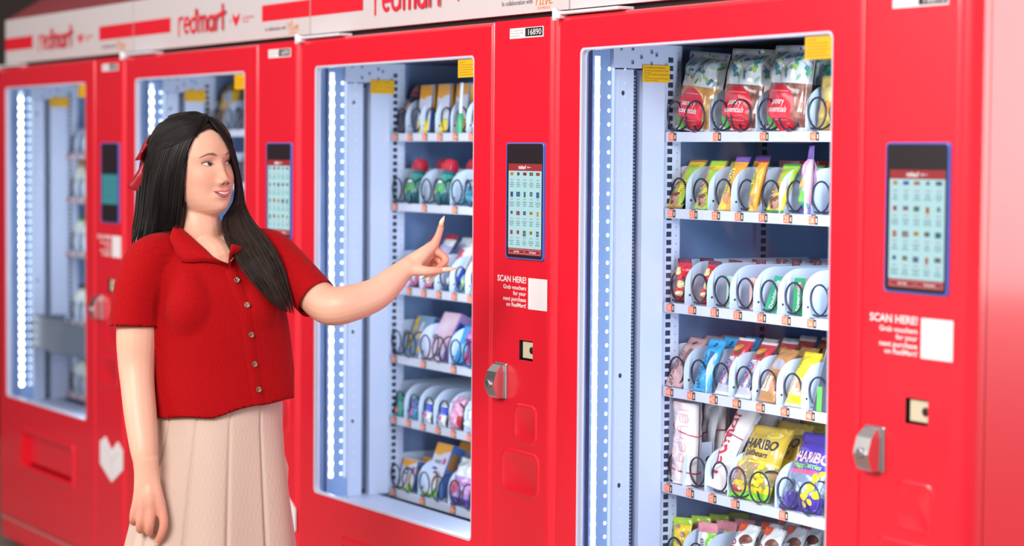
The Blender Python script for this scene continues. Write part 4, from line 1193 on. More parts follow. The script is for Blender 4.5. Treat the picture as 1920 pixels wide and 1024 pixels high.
# bottles with red caps
def jug():
    body = squeeze([(.030, 0), (.034, .004), (.036, .03), (.035, .055), (.027, .078), (.019, .088), (.017, .092)], [(.03, 0), (.05, 1), (.062, 2), (.075, 1), (.2, 0)], 22, 1.0, .75)
    b = body.mesh('jug', [shiny('teal_bottle', '#1d6f78', .2, .6), shiny('teal_light_label', '#3f9a8f', .3), shiny('red_stripe_label', '#d0566a', .3)])
    cap = MB(); cap.lathe([(.019, .089), (.0205, .092), (.0200, .108), (.017, .116), (.014, .120), (.012, .121)], 18)
    for k in range(18):
        a = 2 * PI * k / 18; cap.box(.0205 * math.cos(a) - .0012, .0205 * math.cos(a) + .0012, .0205 * math.sin(a) - .0012, .0205 * math.sin(a) + .0012, .093, .107)
    lab = MB()
    def cyl(x, z, e=.0008):
        r = .0365 if z < .05 else .0365 - (z - .05) * .32
        x = max(-r * .95, min(r * .95, x)); return (x, -.75 * math.sqrt(max(0, r * r - x * x)) - e, z)
    blob(lab, ell(.012, .04, .011, .009), cyl, 0, 3); blob(lab, ell(-.006, .028, .009, .007), cyl, 1, 3); blob(lab, ell(.004, .056, .010, .004), cyl, 2, 2)
    return b, cap.mesh('screw_cap', [mat('cap_red', '#c4203c', .35, coat=.3)]), lab.mesh('printed_label', [GREEN, mat('leafy_lime', '#a3c94a', .4), INKW])
jb, jc, jl = jug()
s32 = lambda px, Y=.30: X3(px, 382, Y)
goods('bottle', jb, jl, row(3, 1, s32(772), .305, 12, 0, 2, .075, COLN[0]), 'teal detergent bottle with red cap', 'bottle', [('screw_cap', jc)], 'teal bottles with red caps, first column')
goods('bottle', jb, jl, row(3, 1, s32(828), .305, 12, 0, 2, .075, COLN[1]), 'teal detergent bottle with red cap', 'bottle', [('screw_cap', jc)], 'teal bottles with red caps, second column')
goods('bottle', jb, jl, [(3, 1, s32(884), .39, 4, 0, 0, 'behind pouch of third column')], 'teal detergent bottle with red cap', 'bottle', [('screw_cap', jc)])
tp, _ = pack(.10, .055, .03, [shiny('aqua_film', '#2f8fb4', .2, .7)], lambda u, v: 0, (.06, .08), .08, .002, 61, name='refill_pouch')
goods('refill_pouch', tp, None, [(3, 1, s32(884), .29, 25, 0, 0, 'third column')], 'aqua blue refill pouch', 'pouch')
# wrapped pads with hanging holes
LAV = shiny('lavender_clear_film', '#a9a3cc', .25, .6); RTOP = shiny('red_header_film', '#c8263c', .3); ROS = shiny('rose_base_film', '#d0588a', .3)
def d_pad(d, fn, w, h):
    blob(d, ell(0, .16 * h, .22 * w, .08 * h), fn, 0, 3); patch(d, -.3 * w, .25 * w, .62 * h, .66 * h, fn, 1, 4, 1); patch(d, -.3 * w, .15 * w, .57 * h, .59 * h, fn, 1, 4, 1)
w1, w1d = pack(.062, .155, .026, [LAV, RTOP, ROS], lambda u, v: 1 if v > .90 else 2 if v < .12 or (v < .3 and u > .75) else 0, (.05, .05), .06, .0018, 62, deco=d_pad, dmats=[INKW, mat('coral_ink')], name='brush_pack')
s33 = lambda px, Y=.28: X3(px, 545, Y)
goods('brush_pack', w1, w1d, row(3, 2, s33(768, .28), .285, 30, 0, 3, .06, COLN[0]), 'clear lavender pack with red top', 'pack')
w2, w2d = pack(.062, .150, .026, [LAV, WFILM, ROS], lambda u, v: 1 if v > .86 else 2 if v < .12 else 0, (.05, .05), .06, .0018, 63, deco=d_pad, dmats=[INKW, mat('aqua_ink', '#5fb8c4', .4)], name='brush_pack')
goods('brush_pack', w2, w2d, row(3, 2, s33(796, .28), .285, 30, 0, 3, .06, COLN[1]), 'clear lavender pack with white round top', 'pack')
w3, w3d = pack(.062, .148, .026, [WFILM, RTOP, shiny('royal_blue_film', '#2f49c4', .25)], lambda u, v: 0 if v > .8 else 1 if v > .45 and u < .4 else 2 if v < .45 else 0, (.05, .05), .06, .002, 64, deco=d_pad, dmats=[INKW, mat('coral_ink')], name='brush_pack')
goods('brush_pack', w3, w3d, row(3, 2, s33(838, .28), .285, 30, 0, 3, .06, COLN[2]), 'white pack with red and blue panels', 'pack')
w4, w4d = pack(.062, .130, .026, [shiny('seafoam_film', '#8fc4c9', .25), shiny('ocean_teal_film', '#2f8f9f', .25)], lambda u, v: 1 if v > .72 or v < .2 else 0, (.05, .05), .06, .002, 65, deco=d_pad, dmats=[mat('pale_lime', '#c9d98a', .4), mat('coral_ink')], name='brush_pack')
goods('brush_pack', w4, w4d, row(3, 2, s33(866, .28), .285, 26, 0, 2, .06, COLN[3]), 'seafoam green pack', 'pack')
goods('brush_pack', w1, w1d, row(3, 2, s33(893, .28), .285, 22, 0, 2, .06, COLN[4]), 'clear lavender pack beside door frame', 'pack')
# tissue boxes
def d_spot(d, front, side):
    rnd = random.Random(4)
    for x, z in ((-.022, .030), (.022, .018), (-.032, .056), (.006, .060), (-.03, .083), (.028, .078), (-.034, .103)): blob(d, ell(x, z, .011, .010, .4), front, 0, 2)
    patch(d, -.008, .008, .05, .10, front, 1, 1, 1); patch(d, .01, .04, .06, .105, side, 2, 1, 1)
b1, b1d = carton(.095, .05, .118, [mat('dusty_blue_card', '#7fa6c9', .4), mat('deep_blue_card', '#3f6fa8', .4), WHITE], 'tissue_box', d_spot, [mat('sun_yellow', '#f6c61e', .4), WB, mat('royal_card', '#1f3fa8', .4)], topmi=2)
s34 = lambda px, py=690, Y=.29: X3(px, py, Y)
goods('tissue_box', b1, b1d, [(3, 3, s34(766, 662), .295, 26, 3, 0, 'first column')], 'blue tissue box with yellow spots', 'box')
PKB = mat('pale_pink_card', '#e6cfe0', .4); add_color_noise(PKB, '#ecdfec', '#e3a8cc', 14)
def d_pink(d, front, side):
    patch(d, .012, .028, .012, .036, front, 0, 1, 1); txt(d, 'Soft', .0225, .024, .007, front, 1, .01, up=True, width=.016); patch(d, .006, .03, .09, .118, side, 0, 1, 1)
b2, b2d = carton(.095, .05, .142, [PKB, mat('lilac_card', '#a58ac4', .4), WHITE], 'tissue_box', d_pink, [mat('royal_card'), INKW], topmi=0)
goods('tissue_box', b2, b2d, [(3, 3, s34(811, 678), .285, 28, 0, 0, 'second column')], 'pale pink tissue box', 'box')
def d_care(d, front, side):
    blob(d, ell(.012, .078, .034, .030), front, 0, 3); blob(d, ell(.026, .028, .028, .022), front, 1, 3); txt(d, 'Carefree', .012, .074, .010, front, 2, .01, width=.05); blob(d, ell(-.02, .045, .02, .012), front, 3, 2)
b3, b3d = carton(.10, .05, .105, [mat('cyan_card', '#1f93d8', .35), mat('cyan_dark_card', '#1a5fae', .35)], 'pad_box', d_care, [mat('magenta_print', '#b84ab4', .4), mat('pink_print', '#c84a98', .4), INKW, mat('sky_print', '#8fd0f0', .4)])
goods('pad_box', b3, b3d, [(3, 3, s34(868, 696), .285, 20, 0, 0, 'third column')], 'cyan box with magenta print', 'box')
# small packs
s35 = lambda px, py=790, Y=.275: X3(px, py, Y)
def tub(c1, c2, c3, seed, h=.062, w=.04):
    return pack(w, h, .022, [c1, c2], lambda u, v: 1 if .45 < v < .8 else 0, (.04, .05), .1, .001, seed, deco=lambda d, fn, ww, hh: blob(d, ell(0, .28 * hh, .007, .007), fn, 0, 2), dmats=[c3], name='small_pack')
k1, k1d = tub(shiny('jade_film', '#1f9a86'), shiny('jade_dark_film', '#127a70'), mat('coral_ink'), 71)
k2, k2d = tub(shiny('petrol_film', '#1f7f9a'), shiny('indigo_film', '#3f4fa0'), mat('magenta_print'), 72)
k3, k3d = tub(WFILM, shiny('royal_blue_film'), mat('pink_print'), 73)
for me_, dm_, ps in ((k1, k1d, ((746, 'first', 'jade green small pack'),)), (k2, k2d, ((774, 'second', 'petrol blue small pack'),)), (k3, k3d, ((799, 'third', 'white small pack with blue band'), (826, 'fourth', 'white small pack with blue panel')))):
    for px, nn, ds in ps:
        goods('small_pack', me_, dm_, row(3, 4, s35(px), .278, 14, 0, 2, .05, nn + ' column'), ds, 'pack')
k5, _ = pack(.062, .085, .03, [shiny('rosy_clear_film', '#d79ab8', .15, .8), DRED], lambda u, v: 1 if u > .86 and v < .4 else 0, (.04, .06), .08, .003, 74, name='small_pack')
goods('small_pack', k5, None, [(3, 4, s35(850, 800), .278, 16, 0, 0, 'fifth column')], 'crinkled rosy clear pack', 'pack')
k6, _ = pack(.062, .085, .03, [shiny('icy_film', '#c9d3e6', .15, .8)], lambda u, v: 0, (.04, .06), .08, .003, 75, name='small_pack')
goods('small_pack', k6, None, [(3, 4, s35(880, 800), .278, 16, 0, 0, 'sixth column')], 'crinkled icy white pack', 'pack')
# bottom shelf boxes
def d_baby(hh, ww, big):
    def deco(d, front, side):
        a = hh * .80
        blob(d, [(-ww / 2 + .001, a), (-ww / 2 + .001, hh - .001), (ww / 2 - .001, hh - .001), (ww / 2 - .001, a + .012), (.01, a + .004), (-.014, a - .006)], front, 0, 2)
        patch(d, -ww / 2 + .001, ww / 2 - .001, .001, hh * .07, front, 1, 4, 1); blob(d, ell(ww * .3, hh * .08, .018, .014), front, 1, 2)
        txt(d, 'PADS', -.004, hh * .62, .010, front, 2, .01, width=.036); patch(d, -.026, .0, hh * .5, hh * .55, front, 3, 1, 1)
        blob(d, ell(.012, hh * .36, .018, .018), front, 4, 3); blob(d, ell(.026, hh * .68, .009, .010), front, 5, 2)
        patch(d, .004, .03, hh * .55, hh * .85, side, 6, 1, 1)
    return deco
bm_ = [YB, mat('grass_green', '#8fc43a', .4), mat('navy_ink'), mat('royal_card'), mat('peach_skin_print', '#e8cdb8', .4), mat('pink_print'), mat('brown_panel', '#a8743a', .4)]
c1, c1d = carton(.085, .03, .085, [WB, BB], 'wipes_box', d_baby(.085, .085, 0), bm_)
c2, c2d = carton(.088, .042, .150, [WB, BB], 'wipes_box', d_baby(.150, .088, 1), bm_)
s36 = lambda px, py, Y=.285: X3(px, py, Y)
goods('wipes_box', c1, c1d, row(3, 5, s36(759, 924), .283, 14, 0, 3, .06, COLN[0], jit=1), 'short white box with amber top', 'box')
goods('wipes_box', c2, c2d, row(3, 5, s36(802, 940), .283, 22, 0, 3, .07, COLN[1], jit=1), 'tall white box with amber top', 'box')
def d_zip(d, fn, w, h):
    [patch(d, -.4 * w, .4 * w, z * h, z * h + .0012, fn, 1, 6, 1) for z in (.3, .36, .42, .48)]; blob(d, ell(-.25 * w, .35 * h, .014, .02), fn, 2, 3)
zb, zbd = pack(.10, .125, .035, [shiny('pinkish_clear_film', '#b58ac4', .15, .8), VIO, WFILM], lambda u, v: 1 if v < .16 else 2 if v > .62 else 0, (.04, .06), .06, .0026, 76, deco=d_zip, dmats=[mat('navy_ink'), mat('pink_print'), mat('coral_ink')], name='snack_bag')
goods('snack_bag', zb, zbd, [(3, 5, s36(860, 958), .285, 16, 0, 0, 'third column')], 'violet and clear crinkled bag', 'bag')

# --- machines on the left: the few goods their windows show
s21 = lambda px, Y: at(px, 248, Y).x + 2 * MW
yb, ybd = pack(.13, .15, .05, [shiny('sunny_yellow_film', '#e9b92e', .25, .5), OAT], lambda u, v: 1 if v < .45 and .2 < u < .8 else 0, (.04, .06), .06, .002, 81, deco=lambda d, fn, w, h: blob(d, ell(.02, .7 * h, .02, .024), fn, 0, 3), dmats=[mat('pale_blue_print', '#9fc0e0', .4)], name='snack_bag')
goods('snack_bag', yb, ybd, [(2, 0, s21(424, .29), .29, 12, 0, 0, 'above the head'), (2, 0, s21(424, .29) + .0, .36, 8, 0, 0, 'behind the front one')], 'yellow snack bag', 'snack bag')
pb2, pb2d = pack(.12, .075, .05, [shiny('mauve_film', '#8f6fc4', .25, .5), DRED], lambda u, v: 1 if v > .75 else 0, (.05, .08), .08, .002, 82, name='snack_bag')
goods('snack_bag', pb2, None, [(2, 0, s21(470, .29), .29, 18, 0, 0, 'right of yellow bag')], 'mauve snack bag with red top', 'snack bag')
rb2, _ = pack(.12, .10, .05, [MARN], lambda u, v: 0, (.05, .08), .08, .002, 83, name='snack_bag')
goods('snack_bag', rb2, None, [(2, 1, at(462, 345, .29).x + 2 * MW, .30, 10, 0, 0, 'right of face')], 'maroon snack bag', 'snack bag')
MILK = squeeze([(.028, 0), (.031, .004), (.031, .075), (.022, .098), (.012, .108), (.012, .115)], [(.2, 0)], 16, 1, 1).mesh('milk_bottle', [mat('milk_white', '#e3e6de', .35)])
MCAP = MB().lathe([(.014, .114), (.014, .128), (.012, .13)], 14)
MCAPS = {c: MCAP.mesh('bottle_cap', [mat('cap_' + c, h, .4)]) for c, h in (('tan', '#c9a25a'), ('green', '#2f7f5a'), ('black', '#33363f'), ('teal', '#2f8f8a'))}
for sh, cc, nm in ((1, 'tan', 'white bottle with tan cap'), (2, 'green', 'white bottle with green cap'), (3, 'black', 'white bottle with black cap'), (4, 'teal', 'white bottle with teal cap')):
    for k in range(4):
        goods('bottle', MILK, None, [(1, sh, .05 + COLP * (k + .5), .295, 0, 0, 0, COLN[k])], nm, 'bottle', [('bottle_cap', MCAPS[cc])], nm + 's in a row')
for k in range(4):
    goods('small_pack', k6, None, [(1, 0, .05 + COLP * (k + .5), .285, 8, 0, 0, COLN[k])], 'pale wrapped pack', 'pack')
# ------------------------------------------------------------------ the woman
Q = ray
UPZ = Vector((0, 0, 1))
RH = Vector((RIGHT.x, RIGHT.y, 0)).normalized()
FH = Vector((FWD.x, FWD.y, 0)).normalized()
PB = Q(398, 700, 5.0); PB.z = 0
woman = tag(empty('person', PB), 'woman in red knit top and cream skirt pointing at a vending machine', 'person')

def pmesh(name, verts, faces, mats, parent=None, smooth=True, mi=None, recalc=True):
    me = bpy.data.meshes.new(name)
    me.from_pydata([tuple(Vector(v) - PB) for v in verts], [], faces)
    for m in (mats if isinstance(mats, (list, tuple)) else [mats]): me.materials.append(m)
    if recalc:
        bm = bmesh.new(); bm.from_mesh(me); bmesh.ops.recalc_face_normals(bm, faces=bm.faces[:]); bm.to_mesh(me); bm.free()
    me.polygons.foreach_set('use_smooth', [smooth] * len(me.polygons))
    if mi: me.polygons.foreach_set('material_index', mi)
    o = link(name, me, parent or woman)
    return o

class Solid:
    """closed shapes that are fused into one skin"""
    def __init__(self): self.mb = MB()
    def limb(self, pts, n=18, sub=5):
        """pts: (Vector, radius) or (Vector, ra, rb, axis); Catmull-Rom through them, round ends"""
        P = [Vector(p[0]) for p in pts]; A = [p[1] for p in pts]; B = [p[2] if len(p) > 2 else p[1] for p in pts]
        ax = Vector(pts[0][3]).normalized() if len(pts[0]) > 3 else None
        path, ra, rb = [], [], []
        def cr(a, b, c, d, t): return .5 * ((2 * b) + (c - a) * t + (2 * a - 5 * b + 4 * c - d) * t * t + (-a + 3 * b - 3 * c + d) * t ** 3)
        for i in range(len(P) - 1):
            i0, i3 = max(0, i - 1), min(len(P) - 1, i + 2)
            for k in range(sub):
                t = k / sub
                path.append(cr(P[i0], P[i], P[i + 1], P[i3], t)); ra.append(cr(A[i0], A[i], A[i + 1], A[i3], t)); rb.append(cr(B[i0], B[i], B[i + 1], B[i3], t))
        path.append(P[-1]); ra.append(A[-1]); rb.append(B[-1])
        # rounded ends
        d0 = (path[0] - path[1]).normalized(); d1 = (path[-1] - path[-2]).normalized()
        for s in (.55, .85, .98):
            path.insert(0, path[0 if s == .55 else 0] * 1.0)
            path.append(path[-1] * 1.0)
            ra.insert(0, ra[0]); rb.insert(0, rb[0]); ra.append(ra[-1]); rb.append(rb[-1])
        r0, r1 = min(ra[0], rb[0]), min(ra[-1], rb[-1])
        A0, B0, A1, B1 = ra[3], rb[3], ra[-4], rb[-4]
        for k, s in enumerate((.98, .85, .55)):
            path[k] = path[3] + d0 * r0 * s; c = math.sqrt(1 - s * s); ra[k], rb[k] = A0 * c, B0 * c
            path[-1 - k] = path[-4] + d1 * r1 * s; ra[-1 - k], rb[-1 - k] = A1 * c, B1 * c
        loops = []; up = ax
        for i, p in enumerate(path):
            t = (path[min(i + 1, len(path) - 1)] - path[max(i - 1, 0)]).normalized()
            if up is None: up = UPZ if abs(t.z) < .9 else RH
            u = (up - t * up.dot(t)).normalized(); w = t.cross(u); up = ax if ax else u
            loops.append([p + u * math.cos(2 * PI * k / n) * ra[i] + w * math.sin(2 * PI * k / n) * rb[i] for k in range(n)])
        self.mb.loft(loops, 0, True, True, True)
        return self
    def fuse(self, name, voxel, smooth=4):
        me = self.mb.mesh(name, [])
        bm = bmesh.new(); bm.from_mesh(me); bmesh.ops.recalc_face_normals(bm, faces=bm.faces[:]); bm.to_mesh(me); bm.free()
        ob = bpy.data.objects.new(name, me); COL.objects.link(ob)
        m = ob.modifiers.new('fuse', 'REMESH'); m.mode = 'VOXEL'; m.voxel_size = voxel
        if smooth:
            s = ob.modifiers.new('soft', 'SMOOTH'); s.factor = .5; s.iterations = smooth
        dg = bpy.context.evaluated_depsgraph_get()
        out = bpy.data.meshes.new_from_object(ob.evaluated_get(dg))
        bpy.data.objects.remove(ob, do_unlink=True); bpy.data.meshes.remove(me)
        n = len(out.vertices); co = np.empty(n * 3); out.vertices.foreach_get('co', co)
        faces = [tuple(p.vertices) for p in out.polygons]
        bpy.data.meshes.remove(out)
        return co.reshape(-1, 3), faces

def px_of(P):
    """numpy points -> pixel x, y, depth"""
    d = np.asarray(P) - np.array(CAM)
    c = d @ np.array(FWD)
    return 960 + FPX * (d @ np.array(RIGHT)) / c, 512 + FPX * (d @ np.array(DOWN)) / c, c

# ---- head frame
YAWH = math.radians(50.5); TILT = math.radians(5.0)
FACE = (RH * math.sin(YAWH) - FH * math.cos(YAWH)).normalized()
SIDE = (RH * math.cos(YAWH) + FH * math.sin(YAWH)).normalized()      # her left
UPH = (UPZ * math.cos(TILT) - RH * math.sin(TILT)).normalized()
FACE = (FACE - UPH * FACE.dot(UPH)).normalized(); SIDE = FACE.cross(UPH).normalized()
if SIDE.dot(RH) < 0: SIDE = -SIDE
H0 = Q(363, 310, 5.0)
def hp(x, y, z): return H0 + SIDE * x + FACE * y + UPH * z
HM = np.array([list(SIDE), list(FACE), list(UPH)])
def to_head(co): return (np.asarray(co) - np.array(H0)) @ HM.T
HEADP = [  # z, half width, front, back
    (.1120, .012, .012, .020), (.107, .034, .034, .046), (.098, .051, .054, .069), (.082, .0635, .0735, .086), (.062, .0705, .0855, .096), (.040, .0735, .0905, .100), (.018, .0745, .0905, .100),
    (.000, .0740, .0880, .097), (-.020, .0725, .0875, .091), (-.040, .0700, .0875, .080), (-.058, .0655, .0875, .064), (-.074, .0590, .0865, .046), (-.088, .0505, .0845, .028), (-.100, .0400, .0790, .012), (-.1085, .0270, .0690, .0), (-.113, .012, .050, -.02)]
def head_loop(z, a, f, b, n=40, off=0.0):
    out = []
    for k in range(n):
        t = 2 * PI * k / n; c, s = math.cos(t), math.sin(t)
        x = a * math.copysign(abs(c) ** .86, c)
        y = (f if s > 0 else b) * math.copysign(abs(s) ** (.90 if s > 0 else 1.0), s)
        if f < .06 and z < 0: y = y * 1.0
        out.append(hp(x * (1 + off / max(a, .02)), y * (1 + off / max(f, .03)), z))
    return out
body = Solid()
body.mb.loft([head_loop(*p) for p in HEADP], 0, True, True, True)
# ---- torso frame
YT = math.radians(20)
FT = RH * math.sin(YT) - FH * math.cos(YT); ST = RH * math.cos(YT) + FH * math.sin(YT)
V = Vector
body.limb([(hp(.0, -.022, -.03), .056), (hp(.0, -.018, -.075), .052), (Q(373, 425, 5.005), .050), (Q(377, 452, 5.01), .052), (Q(385, 480, 5.01), .062)], 22)
body.limb([(Q(382, 470, 5.01), .075, .05, ST), (Q(390, 492, 5.0), .118, .072, ST), (Q(398, 530, 4.995), .136, .092, ST), (Q(412, 600, 5.0), .130, .096, ST), (Q(415, 690, 5.0), .118, .085, ST), (Q(408, 790, 5.0), .135, .098, ST), (Q(402, 880, 5.0), .150, .11, ST)], 28)
# collar bone area facing the camera
body.limb([(Q(392, 468, 4.970), .040, .030, ST), (Q(410, 490, 4.950), .046, .036, ST), (Q(418, 515, 4.955), .050, .035, ST)], 18)
# legs
for s in (-1, 1):
    hipp = Q(402, 880, 5.0) + ST * .078 * s
    foot = PB + ST * .085 * s + V((0, 0, .07))
    knee = (hipp + foot) / 2 + FT * .02
    body.limb([(hipp, .088), ((hipp + knee) / 2, .074), (knee, .054), (knee * .6 + foot * .4 - FT * .008, .052), (foot + V((0, 0, .03)), .036), (foot, .036)], 16)
# right arm (hangs, nearer the camera)
body.limb([(Q(277, 492, 4.945), .047), (Q(262, 560, 4.93), .045), (Q(257, 630, 4.925), .0450), (Q(256, 682, 4.922), .0405), (Q(258, 722, 4.91), .0370), (Q(263, 776, 4.887), .0355), (Q(269, 833, 4.865), .0312), (Q(272, 862, 4.857), .0268), (Q(275, 892, 4.853), .0180)], 20)
# right hand, back of the hand to the camera
W0 = (275, 892, 4.853)
for (kx, ky, kd, r0, r1) in ((253, 957, 4.853, .0165, .0105), (267, 958, 4.846, .017, .0112), (284, 957, 4.843, .017, .0118), (303, 957, 4.848, .0165, .0115)):
    body.limb([(Q(275 + (kx - 278) * .35, 893, 4.853), r0 * .85), (Q(kx * .55 + 278 * .45, 928, kd + .003), (r0 + r1) / 2 + .002), (Q(kx, ky, kd), r1)], 14)
body.limb([(Q(273, 862, 4.855), .0275, .0250, RH), (Q(275, 888, 4.853), .0270, .0205, RH), (Q(277, 918, 4.851), .0305, .0165, RH), (Q(279, 948, 4.850), .0375, .0135, RH), (Q(279, 958, 4.850), .037, .012, RH)], 24)
body.limb([(Q(253, 957, 4.853), .0105), (Q(250, 971, 4.854), .0092), (Q(251, 979, 4.868), .0088), (Q(256, 978, 4.880), .0078)], 12)
body.limb([(Q(267, 958, 4.846), .0112), (Q(263, 980, 4.844), .0100), (Q(263, 993, 4.856), .0094), (Q(268, 992, 4.871), .0083)], 12)
body.limb([(Q(284, 957, 4.843), .0118), (Q(281, 984, 4.840), .0103), (Q(280, 998, 4.851), .0096), (Q(284, 998, 4.868), .0084)], 12)
body.limb([(Q(303, 957, 4.848), .0115), (Q(307, 980, 4.844), .0100), (Q(303, 1000, 4.846), .0092), (Q(295, 1017, 4.856), .0078)], 12)
body.limb([(Q(284, 902, 4.872), .015), (Q(294, 928, 4.888), .0130), (Q(297, 953, 4.894), .0108), (Q(296, 972, 4.892), .0088)], 12)
# left arm, reaching towards the glass
body.limb([(Q(506, 474, 5.055), .052), (Q(545, 512, 5.02), .044), (Q(585, 549, 4.98), .0415), (Q(612, 571, 4.95), .0425), (Q(632, 574, 4.935), .0425), (Q(657, 569, 4.935), .0405), (Q(683, 561, 4.945), .0385), (Q(709, 549, 4.955), .0352), (Q(735, 527, 4.968), .0300), (Q(755, 508, 4.977), .0238), (Q(766, 500, 4.98), .0225)], 20)
# left hand
hd = 4.985
body.limb([(Q(760, 502, hd), .0205), (Q(782, 486, hd), .0185), (Q(802, 469, hd + .002), .0140), (Q(814, 459, hd + .004), .0112)], 14)
body.limb([(Q(762, 503, hd + .008), .019), (Q(785, 492, hd + .016), .0165), (Q(806, 477, hd + .02), .0125), (Q(817, 469, hd + .02), .0105)], 14)
body.limb([(Q(765, 505, hd + .018), .016), (Q(788, 500, hd + .03), .0145), (Q(808, 488, hd + .036), .0105)], 14)
body.limb([(Q(760, 504, hd - .004), .018), (Q(780, 506, hd - .012), .0140), (Q(798, 508, hd - .016), .0108), (Q(815, 507.5, hd - .016), .0090), (Q(830, 506.5, hd - .014), .0076)], 14)           # thumb
body.limb([(Q(814, 459, hd + .004), .0112), (Q(821, 444, hd + .004), .0086), (Q(825.5, 430, hd + .006), .0077), (Q(827.5, 420, hd + .008), .0062)], 12)                                          # index
body.limb([(Q(816, 470, hd + .016), .0104), (Q(829, 478, hd + .004), .0086), (Q(836, 487, hd - .002), .0082), (Q(831, 496, hd + .002), .0076), (Q(823, 501, hd + .008), .0070)], 12)               # middle
body.limb([(Q(812, 479, hd + .028), .0098), (Q(826, 491, hd + .022), .0082), (Q(826, 503, hd + .016), .0076), (Q(815, 512, hd + .010), .0066), (Q(808, 515, hd + .008), .006)], 12)                # ring
body.limb([(Q(806, 488, hd + .036), .0090), (Q(816, 500, hd + .036), .0076), (Q(814, 509, hd + .030), .0068), (Q(804, 513, hd + .022), .0060)], 12)                                                 # little
co, faces = body.fuse('body', 0.0026, 5)

# ---- sculpt the face
h = to_head(co)
x, y, z = h[:, 0], h[:, 1], h[:, 2]
front = np.clip((y - .02) / .03, 0, 1) * ((z > -.125) & (z < .12))
G = lambda cx, cz, sx, sz: np.exp(-((x - cx) / sx) ** 2 / 2 - ((z - cz) / sz) ** 2 / 2)
ax = np.abs(x)
GS = lambda cx, cz, sx, sz: np.exp(-((ax - cx) / sx) ** 2 / 2 - ((z - cz) / sz) ** 2 / 2)
ridge = np.interp(z, [-.0520, -.0475, -.0430, -.0370, -.028, -.014, .002, .014], [0, .0035, .0125, .0165, .0125, .0060, .0020, 0])
wid = np.interp(z, [-.05, -.038, -.02, .01], [.0090, .0098, .0070, .0085])
dy = ridge * np.exp(-(x / wid) ** 2 / 2)
dy += 0.0072 * GS(.0125, -.0420, .0048, .0050)
dy += -.0062 * GS(.0300, -.0005, .0125, .0085) - .0022 * GS(.017, .002, .006, .008)
dy += .0020 * GS(.028, .020, .016, .007)
dy += .0052 * G(0, -.0655, .017, .0105) - .0028 * G(0, -.0825, .013, .005) + .0048 * G(0, -.0985, .016, .010)
dy += .0054 * GS(.040, -.036, .016, .014) - .0026 * GS(.0285, -.062, .005, .007) - .0012 * GS(.024, -.052, .004, .006)
dy += -.0012 * G(0, -.0540, .0035, .004)
h2 = h.copy(); h2[:, 1] += dy * front
co = np.array(H0) + h2 @ HM

# ---- skin tone per vertex (make-up and natural reddening belong to the skin)
base = np.array(srgb('#e7b198')); rosy = np.array(srgb('#da8a75')); pale = np.array(srgb('#e9b79c'))
hx, hy, hz = h2[:, 0], h2[:, 1], h2[:, 2]
ax = np.abs(hx)
w = np.zeros(len(co))
fm = (hy > .03) & (hz > -.125)
w += fm * (.55 * np.exp(-((ax - .043) / .018) ** 2 / 2 - ((hz + .033) / .013) ** 2 / 2) + .35 * np.exp(-(hx / .010) ** 2 / 2 - ((hz + .040) / .010) ** 2 / 2) + .35 * np.exp(-((ax - .031) / .014) ** 2 / 2 - ((hz - .006) / .006) ** 2 / 2))
px, py, pd = px_of(co)
w += .75 * np.clip((py - 905) / 60, 0, 1) * (px < 340)                     # hanging hand and knuckles
w += .65 * np.clip((px - 795) / 25, 0, 1) * (py < 540)                     # pointing fingers
w += .35 * np.exp(-((px - 640) / 26) ** 2 / 2 - ((py - 548) / 16) ** 2 / 2)
w = np.clip(w, 0, 1)[:, None]
colr = base * (1 - w) + rosy * w
SKIN = mat('skin', '#e2a98d', 0.42, spec=0.4, sss=0.12)
nt, b = nodes(SKIN)
at_ = nt.nodes.new('ShaderNodeAttribute'); at_.attribute_name = 'tone'
nt.links.new(at_.outputs['Color'], b.inputs['Base Color'])
nz = nt.nodes.new('ShaderNodeTexNoise'); nz.inputs['Scale'].default_value = 900
bpn = nt.nodes.new('ShaderNodeBump'); bpn.inputs['Strength'].default_value = .06; bpn.inputs['Distance'].default_value = .0005
tc = nt.nodes.new('ShaderNodeTexCoord'); nt.links.new(tc.outputs['Object'], nz.inputs['Vector'])
nt.links.new(nz.outputs['Fac'], bpn.inputs['Height']); nt.links.new(bpn.outputs[0], b.inputs['Normal'])
bo = pmesh('body', co, faces, SKIN, recalc=False)
ca_ = bo.data.color_attributes.new('tone', 'FLOAT_COLOR', 'POINT')
ca_.data.foreach_set('color', np.concatenate([colr, np.ones((len(co), 1))], 1).ravel())

